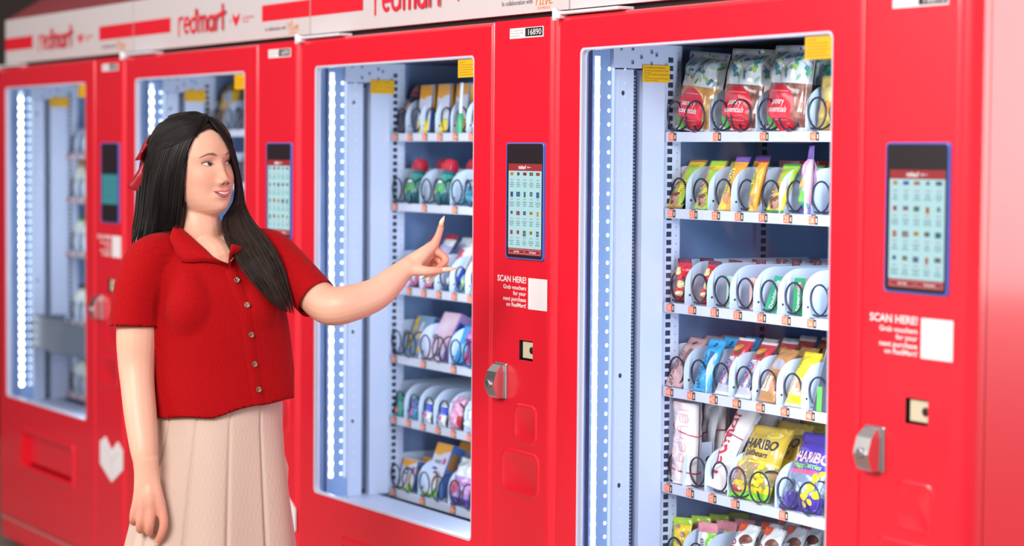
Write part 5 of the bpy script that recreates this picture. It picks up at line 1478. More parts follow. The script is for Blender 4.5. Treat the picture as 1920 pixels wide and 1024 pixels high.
# ---- face details laid on the skin
keep = [f for f in faces if hy[f[0]] > .01 and hz[f[0]] > -.13 and hz[f[0]] < .11]
idx = sorted({i for f in keep for i in f}); rm = {i: k for k, i in enumerate(idx)}
FB = BVHTree.FromPolygons([tuple(h2[i]) for i in idx], [tuple(rm[i] for i in f) for f in keep])
def fy(X, Z):
    r = FB.ray_cast(V((X, .25, Z)), V((0, -1, 0)))
    return r[0].y if r[0] else .07
def fp(X, Z, e=.0006): return hp(X, fy(X, Z) + e, Z)
class Face:
    def __init__(self): self.v = []; self.f = []; self.m = []
    def grid(self, lo, up, x0, x1, mi=0, nx=16, nz_=5, e=.0006, bulge=0.0):
        o = len(self.v)
        for i in range(nx + 1):
            s = i / nx; X = x0 + (x1 - x0) * s; a, b2 = lo(s), up(s)
            for j in range(nz_ + 1):
                t = j / nz_
                self.v.append(fp(X, a + (b2 - a) * t, e + bulge * 4 * t * (1 - t) * math.sin(PI * s) ** .7))
        for i in range(nx):
            for j in range(nz_):
                a = o + i * (nz_ + 1) + j
                self.f.append((a, a + nz_ + 1, a + nz_ + 2, a + 1)); self.m.append(mi)
    def disc(self, cx, cz, r, mi, e, clip=None, n=18, rings=3):
        o = len(self.v); P = [(cx, cz)]
        for q in range(1, rings + 1):
            for k in range(n):
                a = 2 * PI * k / n; X, Z = cx + r * q / rings * math.cos(a), cz + r * q / rings * math.sin(a)
                if clip: Z = max(clip[0](X), min(clip[1](X), Z))
                P.append((X, Z))
        self.v += [fp(X, Z, e) for X, Z in P]
        for k in range(n): self.f.append((o, o + 1 + k, o + 1 + (k + 1) % n)); self.m.append(mi)
        for q in range(rings - 1):
            for k in range(n):
                a = o + 1 + q * n + k; b2 = o + 1 + q * n + (k + 1) % n
                self.f.append((a, a + n, b2 + n, b2)); self.m.append(mi)
    def build(self, name, mats, parent): 
        return pmesh(name, self.v, self.f, mats, parent, mi=self.m, recalc=False)
SCL = mat('eye_white', '#efe6e2', 0.15); IRIS = mat('iris_brown', '#33201d', 0.3, spec=.3); PUP = mat('pupil', '#0c0808', 0.3, spec=.3); GLINT = mat('eye_glint', '#ffffff', 0.1)
LASH = mat('lash', '#241614', 0.5); LIDP = mat('lid_rose', '#c78570', 0.5); BROW = mat('brow', '#836253', 0.8)
LIP = mat('lip', '#d9686a', 0.3, coat=.3); TEETH = mat('teeth', '#f3ece2', 0.25); MOUTH = mat('mouth_dark', '#4a1c1e', 0.5); NOST = mat('nostril', '#6a3a30', 0.6)
for sgn in (-1, 1):
    E = Face()
    xi, xo = .0165, .0435
    up_ = lambda s: -.0030 * (1 - s) + .0010 * s + .0047 * math.sin(PI * min(1, s ** .9)) ** .85
    lo_ = lambda s: -.0030 * (1 - s) + .0010 * s - .0029 * math.sin(PI * s) ** .9
    S_ = lambda X: min(1, max(0, (abs(X) - xi) / (xo - xi)))
    a0, a1 = xi * sgn, xo * sgn
    E.grid(lo_, up_, a0, a1, 0, 14, 5, .0008, .0022)
    cx = .0300 * sgn + .0040
    cl = (lambda X: lo_(S_(X)) + .0003, lambda X: up_(S_(X)) - .0002)
    E.disc(cx, .0016, .0058, 1, .0032, cl); E.disc(cx, .0016, .0028, 2, .0034, cl); E.disc(cx - .0016, 0.0036, .0006, 3, .0037, None, 8, 1)
    E.build('eye', [SCL, IRIS, PUP, GLINT], bo)
    L = Face()
    L.grid(lambda s: up_(s) - .0004, lambda s: up_(s) + .0007 + .0006 * s, a0, a1 + .002 * sgn, 0, 16, 2, .0030, .0006)
    L.grid(lambda s: lo_(s) - .0006, lambda s: lo_(s) + .0002, a0 + .006 * sgn, a1, 1, 12, 1, .0022)
    L.grid(lambda s: up_(s) + .0034, lambda s: up_(s) + .0041, a0 + .002 * sgn, a1 + .001 * sgn, 1, 14, 1, .0012)
    for k in range(9):
        s = .25 + .75 * k / 8; X = a0 + (a1 - a0) * s; Z = up_(s) + .0005
        o = len(L.v); L.v += [fp(X - .0004, Z, .0034), fp(X + .0004, Z, .0034), fp(X + .0022 * sgn * s, Z + .0028, .0062)]; L.f.append((o, o + 1, o + 2)); L.m.append(0)
    L.build('eyelashes', [LASH, LIDP], bo)
    Bw = Face()
    Bw.grid(lambda s: .0152 + .0040 * math.sin(PI * min(1, s * .62 + .05)) - .0075 * max(0, s - .55) ** 1.2 * 2, lambda s: .0152 + .0040 * math.sin(PI * min(1, s * .62 + .05)) - .0075 * max(0, s - .55) ** 1.2 * 2 + .0066 * (1 - s) ** .5 * min(1, .22 + s * 3.2), .0125 * sgn, .0500 * sgn, 0, 18, 3, .0008, .0008)
    Bw.build('eyebrow', [BROW], bo)
M_ = Face()
cz = lambda s: -.0600 - .0042 * math.sin(PI * s)                # mouth line, corners up
M_.grid(lambda s: cz(s) - .0072 * math.sin(PI * s) ** .8, lambda s: cz(s) + .0006, -.0255, .0255, 0, 20, 4, .0008)
M_.grid(lambda s: cz(.14 + .72 * s) - .0044 * math.sin(PI * s) ** .6, lambda s: cz(.14 + .72 * s) + .0002, -.0178, .0178, 1, 16, 3, .0016, .0006)
for k in range(-4, 5):
    X = k * .0042
    M_.grid(lambda s: -.0685, lambda s: -.0636, X - .00012, X + .00012, 2, 1, 2, .0024)
M_.build('teeth', [MOUTH, TEETH, mat('tooth_gap', '#c9b3a6', .4)], bo)
Lp = Face()
Lp.grid(lambda s: cz(s) - .0004, lambda s: cz(s) + .0005 + .0039 * math.sin(PI * s) ** .75 - .0012 * math.exp(-((s - .5) / .06) ** 2), -.0262, .0262, 0, 24, 4, .0012, .0022)
Lp.grid(lambda s: cz(s) - .0058 * math.sin(PI * s) ** .8 - .0054 * math.sin(PI * s) ** .7, lambda s: cz(s) - .0052 * math.sin(PI * s) ** .8, -.0255, .0255, 0, 24, 5, .0010, .0034)
Lp.build('lips', [LIP], bo)
Ns = Face()
for sgn in (-1, 1):
    Ns.disc(.0068 * sgn, -.0462, .0024, 0, .0010, None, 10, 2)
Ns.build('nostrils', [NOST], bo)

# ---- long nails
NAIL = mat('nail_varnish', '#f0c3a4', 0.15, coat=.6)
def nail(pts, w):
    n = MB(); loops = []
    for (p, s) in pts:
        p = Vector(p); loops.append((p, s))
    d = (loops[-1][0] - loops[0][0]).normalized(); side = d.cross(FWD).normalized(); nrm = side.cross(d).normalized()
    L = []
    for p, s in loops:
        L.append([p + side * w * s * math.cos(a) + nrm * w * .35 * s * math.sin(a) for a in [2 * PI * k / 10 for k in range(10)]])
    n.loft(L, 0, True, True, True, True)
    return pmesh('fingernail', n.v, n.f, NAIL, bo)
nail([(Q(825.5, 424, hd - .001), .75), (Q(827.5, 417, hd), 1), (Q(830.5, 411, hd), .8), (Q(833.5, 404.5, hd), .15)], .0050)
nail([(Q(829, 506, hd - .024), .75), (Q(836, 505.5, hd - .022), 1), (Q(847, 504.3, hd - .020), .85), (Q(857, 503.4, hd - .018), .15)], .0052)
nail([(Q(811, 513, hd + .004), .7), (Q(803, 517, hd + .002), 1), (Q(796, 521, hd + .002), .7), (Q(789, 524, hd + .002), .15)], .0040)
nail([(Q(820, 513, hd + .010), .7), (Q(813, 519, hd + .006), 1), (Q(806, 524, hd + .004), .7), (Q(801, 528, hd + .004), .15)], .0042)
nail([(Q(297, 1012, 4.848), .7), (Q(294, 1019, 4.850), 1), (Q(292, 1024, 4.854), .6)], .0044)

# ---- knitted top
KNIT = mat('red_knit', '#a80309', 0.85, spec=.15)
def knit_nodes(m, freq=2200.0):
    nt, b = nodes(m)
    uv = nt.nodes.new('ShaderNodeUVMap'); uv.uv_map = 'UVMap'
    wv = nt.nodes.new('ShaderNodeTexWave'); wv.wave_type = 'BANDS'; wv.bands_direction = 'X'; wv.inputs['Scale'].default_value = 80
    wv.inputs['Distortion'].default_value = .6; wv.inputs['Detail'].default_value = 1.0
    w2 = nt.nodes.new('ShaderNodeTexWave'); w2.bands_direction = 'Y'; w2.inputs['Scale'].default_value = 75
    n = nt.nodes.new('ShaderNodeTexNoise'); n.inputs['Scale'].default_value = 240
    mth = nt.nodes.new('ShaderNodeMath'); mth.operation = 'MULTIPLY_ADD'; mth.inputs[1].default_value = .12
    bp = nt.nodes.new('ShaderNodeBump'); bp.inputs['Strength'].default_value = .28; bp.inputs['Distance'].default_value = .0012
    for q in (wv, w2, n): nt.links.new(uv.outputs[0], q.inputs['Vector'])
    nt.links.new(w2.outputs['Fac'], mth.inputs[0]); nt.links.new(wv.outputs['Fac'], mth.inputs[2])
    nt.links.new(mth.outputs[0], bp.inputs['Height']); nt.links.new(bp.outputs[0], b.inputs['Normal'])
    r = nt.nodes.new('ShaderNodeValToRGB'); r.color_ramp.elements[0].color = (*srgb('#9a0006'), 1); r.color_ramp.elements[1].color = (*srgb('#ab020a'), 1)
    r.color_ramp.elements[0].position = .35; r.color_ramp.elements[1].position = .65
    nt.links.new(n.outputs['Fac'], r.inputs[0]); nt.links.new(r.outputs[0], b.inputs['Base Color'])
    b.inputs['Sheen Weight'].default_value = .03; b.inputs['Sheen Roughness'].default_value = .5
knit_nodes(KNIT)
def set_uv(o, uvf):
    me = o.data; n = len(me.vertices); c = np.empty(n * 3); me.vertices.foreach_get('co', c); c = c.reshape(-1, 3) + np.array(PB)
    uv = uvf(c); li = np.empty(len(me.loops), dtype=np.int32); me.loops.foreach_get('vertex_index', li)
    l = me.uv_layers.new(name='UVMap'); l.data.foreach_set('uv', uv[li].astype(np.float32).ravel())
kn = Solid()
hem = lambda k: Q(422, 768, 5.0) + ST * 0
kn.limb([(Q(381, 466, 5.015), .078, .052, ST), (Q(388, 484, 5.005), .128, .075, ST), (Q(396, 512, 5.0), .147, .096, ST), (Q(406, 560, 5.0), .148, .112, ST), (Q(411, 620, 5.0), .156, .118, ST), (Q(417, 690, 5.0), .159, .116, ST), (Q(421, 755, 5.0), .165, .118, ST), (Q(421, 850, 5.0), .170, .120, ST)], 36)
for s in (-1, 1):   # bust
    c0 = Q(404, 575, 5.0) + ST * .068 * s + FT * .065
    kn.limb([(c0 + V((0, 0, .05)) - FT * .012, .046), (c0, .058), (c0 - V((0, 0, .06)) - FT * .02, .05)], 18)
kn.limb([(Q(318, 470, 4.975), .045), (Q(282, 490, 4.948), .055), (Q(264, 535, 4.935), .0555), (Q(255, 580, 4.928), .0545), (Q(252.5, 612, 4.925), .0548), (Q(251.5, 634, 4.924), .0552)], 24)
kn.limb([(Q(462, 462, 5.045), .040), (Q(502, 472, 5.052), .052), (Q(536, 503, 5.028), .0525), (Q(568, 534, 4.995), .0495), (Q(594, 561, 4.968), .0485), (Q(640, 606, 4.92), .0490)], 24)
kco, kf = kn.fuse('knit_top', 0.0042, 26)
# cut hem, cuffs and the open neck
kx, ky, kd_ = px_of(kco)
hemz = Q(422, 771, 4.885).z
sdir = np.array(ST); rel = (kco - np.array(Q(422, 771, 4.9))) @ sdir
def hem_z(r): return np.interp(r, [-.16, -.03, .065, .17], [Q(422, 787, 4.885).z, Q(422, 783, 4.885).z, Q(422, 762, 4.885).z, Q(422, 756, 4.885).z]) + .0018 * np.sin(r * 55)
below = kco[:, 2] < hem_z(rel)
P1 = np.array(Q(252.5, 613, 4.925)); d1 = np.array((Q(252, 680, 4.925) - Q(255, 580, 4.928)).normalized())
TZ = [(Q(396, 512, 5.0), .147, .096), (Q(406, 560, 5.0), .148, .112), (Q(411, 620, 5.0), .156, .118), (Q(417, 690, 5.0), .159, .116), (Q(421, 755, 5.0), .165, .118)][::-1]
tz_ = [t[0].z for t in TZ]
tx_ = [np.interp(kco[:, 2], tz_, [t[0][k] for t in TZ]) for k in range(2)]
ta_ = np.interp(kco[:, 2], tz_, [t[1] for t in TZ]); tb_ = np.interp(kco[:, 2], tz_, [t[2] for t in TZ])
ddx, ddy = kco[:, 0] - tx_[0], kco[:, 1] - tx_[1]
outside = ((ddx * ST.x + ddy * ST.y) / ta_) ** 2 + ((ddx * FT.x + ddy * FT.y) / tb_) ** 2 > 1.10
c1_ = ((kco - P1) @ d1 > 0) & (np.linalg.norm(kco - P1, axis=1) < .13) & outside & (kx < 311)
P2 = np.array(Q(594, 561, 4.968)); d2 = np.array((Q(640, 606, 4.92) - Q(568, 534, 4.995)).normalized())
c2_ = ((kco - P2) @ d2 > 0) & (kx > 552)
def inpoly(px_, py_, poly):
    r = np.zeros(len(px_), bool); n = len(poly); j = n - 1
    for i in range(n):
        xi_, yi_ = poly[i]; xj, yj = poly[j]
        cnd = ((yi_ > py_) != (yj > py_)) & (px_ < (xj - xi_) * (py_ - yi_) / (yj - yi_ + 1e-9) + xi_)
        r ^= cnd; j = i
    return r
neck = inpoly(kx, ky, [(330, 395), (336, 425), (360, 447), (386, 470), (402, 480), (428.5, 490), (431, 474), (436, 458), (440, 430), (430, 395)]) & (kd_ < 5.03)
gone = below | c1_ | c2_ | neck
kf2 = [f for f in kf if not any(gone[i] for i in f)]
use = sorted({i for f in kf2 for i in f}); rm = {i: k for k, i in enumerate(use)}
kco = kco[use]; kf2 = [tuple(rm[i] for i in f) for f in kf2]
# snap the cut edges to their planes so that they run clean
bmk = bmesh.new(); me_ = bpy.data.meshes.new('tmp'); me_.from_pydata([tuple(v) for v in kco], [], kf2); bmk.from_mesh(me_)
bmk.verts.ensure_lookup_table()
for v_ in bmk.verts:
    if v_.is_boundary:
        p = np.array(v_.co)
        if abs((p - P1) @ d1) < .012 and np.linalg.norm(p - P1) < .09: v_.co = V(p - d1 * ((p - P1) @ d1))
        elif abs((p - P2) @ d2) < .012 and np.linalg.norm(p - P2) < .09: v_.co = V(p - d2 * ((p - P2) @ d2))
        elif p[2] < hemz + .04:
            r_ = float((p - np.array(Q(422, 771, 4.9))) @ sdir); v_.co.z = float(hem_z(r_))
# folded-in edge: thickness
bed = [e for e in bmk.edges if e.is_boundary]
cen = {}
ret = bmesh.ops.extrude_edge_only(bmk, edges=bed)
nv = [g for g in ret['geom'] if isinstance(g, bmesh.types.BMVert)]
bmk.normal_update()
for v_ in nv:
    p = np.array(v_.co)
    if np.linalg.norm(p - P1) < .075: c = V(P1); v_.co = v_.co + (c - v_.co) * .10 - V(d1) * .012
    elif np.linalg.norm(p - P2) < .075: c = V(P2); v_.co = v_.co + (c - v_.co) * .10 - V(d2) * .012
    elif p[2] < hemz + .04: c = V(Q(422, 771, 5.0)); v_.co = v_.co + (c - v_.co) * .05 + V((0, 0, .012))
bmk.to_mesh(me_); bmk.free()
kv = [tuple(v.co) for v in me_.vertices]; kf3 = [tuple(p.vertices) for p in me_.polygons]
ko = pmesh('knit_top', kv, kf3, KNIT)
bpy.data.meshes.remove(me_)
ctrT = np.array(Q(410, 600, 5.0))
def knit_uv(c):
    px_, py_, d_ = px_of(c)
    a = np.arctan2((c - ctrT) @ np.array(ST), (c - ctrT) @ np.array(FT)) * .14
    vv = c[:, 2]
    la = (px_ > 545) & (py_ < 610); ra_ = (px_ < 300) & (py_ < 625) & (py_ > 480)
    uL = (c - P2) @ np.cross(d2, np.array(FWD)); vL = (c - P2) @ d2
    uR = (c - P1) @ np.cross(d1, np.array(FWD)); vR = (c - P1) @ d1
    u = np.where(la, uL, np.where(ra_, uR, a)); v = np.where(la, vL, np.where(ra_, vR, vv))
    return np.stack([u, v], 1)
set_uv(ko, knit_uv)
KB = BVHTree.FromPolygons(kv, kf3)
def on_knit(px_, py_, e=.002):
    d = (Q(px_, py_, 1.0) - CAM).normalized()
    r = KB.ray_cast(CAM, d)
    if r[0] is None: return None
    return r[0] - d * e, r[1]
def strip(name, line, wpx, e0, e1, m, parent, uvs=None):
    """raised band following the knit along pixel way-points"""
    P = []
    for i in range(len(line) - 1):
        for k in range(6): P.append((line[i][0] + (line[i + 1][0] - line[i][0]) * k / 6, line[i][1] + (line[i + 1][1] - line[i][1]) * k / 6))
    P.append(line[-1]); prof = [(-1, e0), (-.8, e1), (0, e1 * 1.05), (.8, e1), (1, e0)]
    v = []; f = []; n = len(prof); rows = 0
    for i, p in enumerate(P):
        q = P[min(i + 1, len(P) - 1)]; o = P[max(i - 1, 0)]; dx, dy_ = q[0] - o[0], q[1] - o[1]; L = math.hypot(dx, dy_)
        pts = [on_knit(p[0] - dy_ / L * s * wpx, p[1] + dx / L * s * wpx, e) for s, e in prof]
        if any(t is None for t in pts): continue
        v += [t[0] for t in pts]; rows += 1
    for i in range(rows - 1):
        for j in range(n - 1):
            a = i * n + j; f.append((a, a + 1, a + n + 1, a + n))
    o = pmesh(name, v, f, m, parent, recalc=False); set_uv(o, knit_uv); return o
strip('button_placket', [(432, 503), (445, 540), (459, 580), (466, 628), (474, 685), (482, 735), (486, 758)], 11, .0002, .0028, KNIT, ko)
BUT = mat('tortoise_button', '#9a6a4c', 0.22, coat=.6); add_color_noise(BUT, '#5a3a30', '#c99268', 260)
BRIM = mat('button_rim', '#6e5146', 0.3)
bm_b = MB(); bm_b.lathe([(.0, .0022), (.0045, .0022), (.0052, .0034), (.0064, .0034), (.0068, .0022), (.0064, .0)], 20, mi=0)
for i, f_ in enumerate(bm_b.f):
    if len(f_) == 4 and max(math.hypot(bm_b.v[k][0], bm_b.v[k][1]) for k in f_) > .0053: bm_b.m[i] = 1
for a in (.8, 2.4, 4.0, 5.5): bm_b.lathe([(.0009, .0023), (.0006, .0027)], 6, (.0018 * math.cos(a), .0018 * math.sin(a)), 2)
bme = bm_b.mesh('button', [BUT, BRIM, mat('button_thread', '#241a1a', .7)])
for (bx_, by_) in ((443.5, 525.5), (463.5, 572), (470.5, 628), (477, 683), (484.5, 730.5)):
    r = on_knit(bx_, by_, .003)
    if r:
        n_ = r[1] if r[1].dot(FWD) < 0 else -r[1]
        o = link('button', bme, ko, r[0] - PB); o.rotation_euler = n_.to_track_quat('Z', 'Y').to_euler()
# collar flaps
def flap(name, inner, outer, drop=.004):
    """inner edge stands at the neck (px, py, depth); outer edge lies on the knit (px, py)"""
    n = len(inner); v = []; rows = 7
    I = [Q(*p) for p in inner]; O = []
    for p in outer:
        r = on_knit(p[0], p[1], .0065)
        O.append(Q(p[0], p[1], p[2]) if r is None or len(p) > 3 else r[0])
    for j in range(rows):
        t = j / (rows - 1)
        for i in range(n):
            b_ = I[i].lerp(O[i], t) - FWD * .010 * math.sin(PI * t) + UPZ * .004 * math.sin(PI * t)
            v.append(b_)
    top = len(v); v += [p + FWD * .004 for p in v[:top]]
    f = []
    for j in range(rows - 1):
        for i in range(n - 1):
            a = j * n + i; f.append((a, a + 1, a + n + 1, a + n)); f.append((top + a, top + a + n, top + a + n + 1, top + a + 1))
    for j in range(rows - 1):
        for i in (0, n - 1):
            a = j * n + i; f.append((a, a + n, a + n + top, a + top))
    for i in range(n - 1):
        for a in (i, (rows - 1) * n + i): f.append((a, a + 1, a + 1 + top, a + top))
    o = pmesh(name, v, f, KNIT, ko); set_uv(o, lambda c: np.stack([(c - ctrT) @ np.array(RIGHT), c[:, 2]], 1)); return o
flap('collar', [(331, 420, 4.965), (343, 430, 4.950), (357, 442, 4.937), (371, 455, 4.925), (385, 467, 4.913), (399, 481, 4.900), (414, 489, 4.890), (429, 496, 4.884)],
     [(318, 446, 4.96), (324, 462, 4.945), (330, 478, 4.93), (340, 491, 4.92), (358, 492.5, 4.91), (380, 491, 4.90), (402, 493, 4.893), (429, 500, 4.883)])
flap('collar', [(429, 496, 4.886), (429, 488, 4.888), (429, 479, 4.892), (431, 469, 4.90), (434, 458, 4.91)],
     [(430, 497, 4.884), (431, 490, 4.885), (438, 481, 4.888), (450, 478, 4.892), (462, 470, 4.90)])

# ---- skirt
SKIRT = mat('cream_knit_skirt', '#ceb4a5', 0.85, spec=.2)
nt, b = nodes(SKIRT)
uvn = nt.nodes.new('ShaderNodeUVMap'); uvn.uv_map = 'UVMap'
def mth(op, a, b_=None, clamp=False):
    n = nt.nodes.new('ShaderNodeMath'); n.operation = op; n.use_clamp = clamp
    for k, q in enumerate((a, b_)):
        if q is None: continue
        if isinstance(q, (int, float)): n.inputs[k].default_value = q
        else: nt.links.new(q, n.inputs[k])
    return n.outputs[0]
sp_ = nt.nodes.new('ShaderNodeSeparateXYZ'); nt.links.new(uvn.outputs[0], sp_.inputs[0])
U_, V_ = sp_.outputs[0], sp_.outputs[1]
vr = mth('DIVIDE', V_, .0165); vf = mth('SUBTRACT', mth('FRACT', vr), .5)
uu = mth('ADD', mth('ADD', mth('DIVIDE', U_, .0125), mth('MULTIPLY', mth('FLOOR', vr), .5)), mth('MULTIPLY', mth('MULTIPLY', vf, vf), 1.1))
ridge_ = mth('SUBTRACT', 1.0, mth('DIVIDE', mth('ABSOLUTE', mth('SUBTRACT', mth('FRACT', uu), .5)), .20), True)
mask_ = mth('MULTIPLY', mth('SUBTRACT', .46, mth('ABSOLUTE', vf)), 7.0, True)
fine_ = nt.nodes.new('ShaderNodeTexNoise'); fine_.inputs['Scale'].default_value = 900; nt.links.new(uvn.outputs[0], fine_.inputs['Vector'])
irr_ = nt.nodes.new('ShaderNodeTexNoise'); irr_.inputs['Scale'].default_value = 38; nt.links.new(uvn.outputs[0], irr_.inputs['Vector'])
hgt = mth('ADD', mth('MULTIPLY', mth('MULTIPLY', ridge_, mask_), mth('MULTIPLY', mth('SUBTRACT', irr_.outputs['Fac'], .25), 2.2, True)), mth('MULTIPLY', fine_.outputs['Fac'], .25))
bpn = nt.nodes.new('ShaderNodeBump'); bpn.inputs['Strength'].default_value = .42; bpn.inputs['Distance'].default_value = .0014
nt.links.new(hgt, bpn.inputs['Height']); nt.links.new(bpn.outputs[0], b.inputs['Normal'])
rows = [(690, 414, .128, .100), (760, 412, .140, .108), (800, 409, .146, .114), (850, 406, .156, .122), (900, 403, .166, .130), (960, 400, .177, .138), (1024, 397, .190, .146), (1150, 395, .212, .165), (1290, 394, .235, .185)]
NS = 300; sv = []; sf = []
def skr(t): return np.interp(t, range(len(rows)), [r[2] for r in rows]), np.interp(t, range(len(rows)), [r[3] for r in rows])
NR = 64
for j in range(NR + 1):
    t = j / NR * (len(rows) - 1)
    yy = float(np.interp(t, range(len(rows)), [r[0] for r in rows])); xx = float(np.interp(t, range(len(rows)), [r[1] for r in rows])); a_, b_ = skr(t)
    c = Q(xx, yy, 5.0); fl_ = min(1, max(0, (t - 1) / 5))
    for i in range(NS):
        th = 2 * PI * i / NS
        # twelve panels: shallow fold between seams, a pinched groove at each seam
        ph = (th * 12 / (2 * PI)) % 1.0
        seam = -.0060 * math.exp(-((min(ph, 1 - ph)) / .035) ** 2) * (.7 + fl_)
        fold = .010 * fl_ * math.cos(6 * th + .8) + .006 * fl_ * math.cos(5 * th + 2 + .3 * t)
        R_ = 1 + (seam + fold) / .16
        sv.append(c + ST * a_ * R_ * math.sin(th) + FT * b_ * R_ * math.cos(th))
for j in range(NR):
    for i in range(NS):
        a_ = j * NS + i; a2 = j * NS + (i + 1) % NS
        sf.append((a_, a2, a2 + NS, a_ + NS))
so = pmesh('skirt', sv, sf, SKIRT)
ctS = np.array(Q(405, 850, 5.0))
set_uv(so, lambda c: np.stack([np.arctan2((c - ctS) @ np.array(ST), (c - ctS) @ np.array(FT)) * .16, c[:, 2]], 1))
# shoes, below the frame
for s in (-1, 1):
    fb = PB + ST * .085 * s
    sh = Solid(); sh.limb([(fb - FT * .06 + V((0, 0, .042)), .034, .040, UPZ), (fb + FT * .03 + V((0, 0, .036)), .033, .042, UPZ), (fb + FT * .13 + V((0, 0, .026)), .024, .040, UPZ), (fb + FT * .165 + V((0, 0, .021)), .017, .03, UPZ)], 16)
    pmesh('shoe', sh.mb.v, sh.mb.f, mat('nude_shoe', '#cfae98', .4))

# ---- hair
HAIR = mat('black_hair', '#141013', 0.46, spec=.28)
nt, b = nodes(HAIR)
at2 = nt.nodes.new('ShaderNodeAttribute'); at2.attribute_name = 'shade'; nt.links.new(at2.outputs['Color'], b.inputs['Base Color'])
b.inputs['Anisotropic'].default_value = .6
hrnd = random.Random(11)
class Hair:
    def __init__(self): self.mb = MB(); self.c = []
    def strand(self, pts, r, col, n=4, col2=None, start=.55):
        P = [Vector(p) for p in pts]; m = len(P); k0 = len(self.mb.v)
        rs = [r * (start + (1 - start) * math.sin(PI * min(1, (i + .6) / m * 1.1))) * (1 if i < m - 1 else .15) for i in range(m)]
        self.mb.tube(P, rs, n, 0, True)
        c0 = np.array(col); c1 = np.array(col2 if col2 is not None else col)
        for i in range(m):
            g = (i / (m - 1)) ** 2.2; self.c += [tuple(c0 * (1 - g) + c1 * g)] * n
def spline(ctrl, n):
    out = []
    P = [np.array(p, float) for p in ctrl]
    m = len(P) - 1
    for k in range(n + 1):
        g = k / n * m; i = min(int(g), m - 1); t = g - i
        a, b_, c, d = P[max(0, i - 1)], P[i], P[i + 1], P[min(m, i + 2)]
        out.append(.5 * ((2 * b_) + (c - a) * t + (2 * a - 5 * b_ + 4 * c - d) * t * t + (-a + 3 * b_ - 3 * c + d) * t ** 3))
    return out
DK = np.array(srgb('#17110f')); BRW = np.array(srgb('#4a2c22'))
def shade(t=0.0):
    k = hrnd.uniform(.6, 1.35); return tuple(np.clip((DK * (1 - t) + BRW * t) * k, 0, 1))
HR_ = Hair()
def in_front(p, e=.006, trees=()):
    d = (p - CAM); L = d.length; d = d / L
    best = L
    for T in trees:
        r = T.ray_cast(CAM, d)
        if r[0] is not None: best = min(best, (r[0] - CAM).length - e)
    return CAM + d * best
def sheet(A, B, count, r, n=16, layers=1, trees=(), jit=2.0, taper=(0, 0), brown=0.0, wave=0.0, start=.55, rag=3):
    """strands spread between guide A (s=0) and guide B (s=1), guides are (px, py, depth) lists"""
    a = spline(A, n); b_ = spline(B, n)
    for q in range(count):
        s = (q + hrnd.uniform(0, 1)) / count
        off = hrnd.gauss(0, jit); ph = hrnd.uniform(0, 6.3); dd = hrnd.uniform(0, .010) ; cut = n - hrnd.randrange(0, rag)
        pts = []
        for k in range(cut + 1):
            t = k / n
            p = a[k] * (1 - s) + b_[k] * s
            xx = p[0] + off * min(1, t * 1.6) + wave * math.sin(5 * t + ph * .25) * t; yy = p[1] + off * .3 * t
            w_ = Q(xx, yy, p[2] + dd * (1 - .3 * t))
            if trees: w_ = in_front(w_, (.0025 if trees is CT else .004) + (.010 - dd) * (.35 if trees is CT else .6), trees)
            pts.append(w_)
        for _ in range(2):
            pts = [pts[0]] + [(pts[i - 1] + pts[i] * 2 + pts[i + 1]) / 4 for i in range(1, len(pts) - 1)] + [pts[-1]]
        HR_.strand(pts, r * hrnd.uniform(.7, 1.3), shade(0), 4, shade(brown * hrnd.random()), start)
# scalp cap, thick enough to read as hair, open at the face
cap = MB(); CN = 72
def capface(x_, z_, y_):
    return False
zz = [p[0] for p in HEADP][::-1]
CN = 170; zs = [.1185, .1165] + [.113 - .0015 * k for k in range(136)]
capv = []; capx = []
for z_ in zs:
    zc = min(z_, .110)
    a_, f_, b_ = (float(np.interp(zc, zz, [p[q] for p in HEADP][::-1])) for q in (1, 2, 3))
    b_ = max(.055, b_); o_ = .006
    if z_ < 0: a_ = max(a_, .060); f_ = max(f_, .085)
    if z_ > .1135: k_ = .75 if z_ < .117 else .4; a_, f_, b_ = a_ * k_, f_ * k_, b_ * k_
    for k in range(CN):
        t = math.radians(90) + 2 * PI * k / CN
        c_, s_ = math.cos(t), math.sin(t)
        x_ = (a_ + o_) * math.copysign(abs(c_) ** .88, c_); y_ = (f_ + o_ * .7 if s_ > 0 else b_ + o_) * math.copysign(abs(s_) ** .92, s_)
        capv.append(hp(x_, y_, z_)); capx.append((x_, y_, z_, min(2 * PI * k / CN, 2 * PI - 2 * PI * k / CN)))
cpx, cpy, cpd = px_of([tuple(p) for p in capv])
HAIRLINE = [(394, 241), (376, 249.5), (362, 262), (354, 275), (348, 295), (349, 320), (347, 350), (345, 430), (470, 430), (470, 340), (452, 330), (441, 312), (432.5, 285), (423, 267), (411, 252.5)]
openv = inpoly(cpx, cpy, HAIRLINE) & (np.array([p[1] for p in capx]) > .0)
for i_, (x_, y_, z_, az) in enumerate(capx):
    if x_ > 0 and y_ > 0 and z_ < .052 and az < math.radians(float(np.interp(z_, [-.1, -.05, 0, .03, .052], [76, 72, 62, 50, 30]))): openv[i_] = True
    if x_ < 0 and z_ < -.02 and az < math.radians(48): openv[i_] = True
cf = []
for j in range(len(zs) - 1):
    for k in range(CN):
        q = (j * CN + k, j * CN + (k + 1) % CN, (j + 1) * CN + (k + 1) % CN, (j + 1) * CN + k)
        if not any(openv[m_] for m_ in q): cf.append(q)
bmc = bmesh.new(); vm_ = {}
for q in cf:
    bmc.faces.new([vm_.setdefault(m_, None) or vm_.__setitem__(m_, bmc.verts.new(capv[m_])) or vm_[m_] for m_ in q])
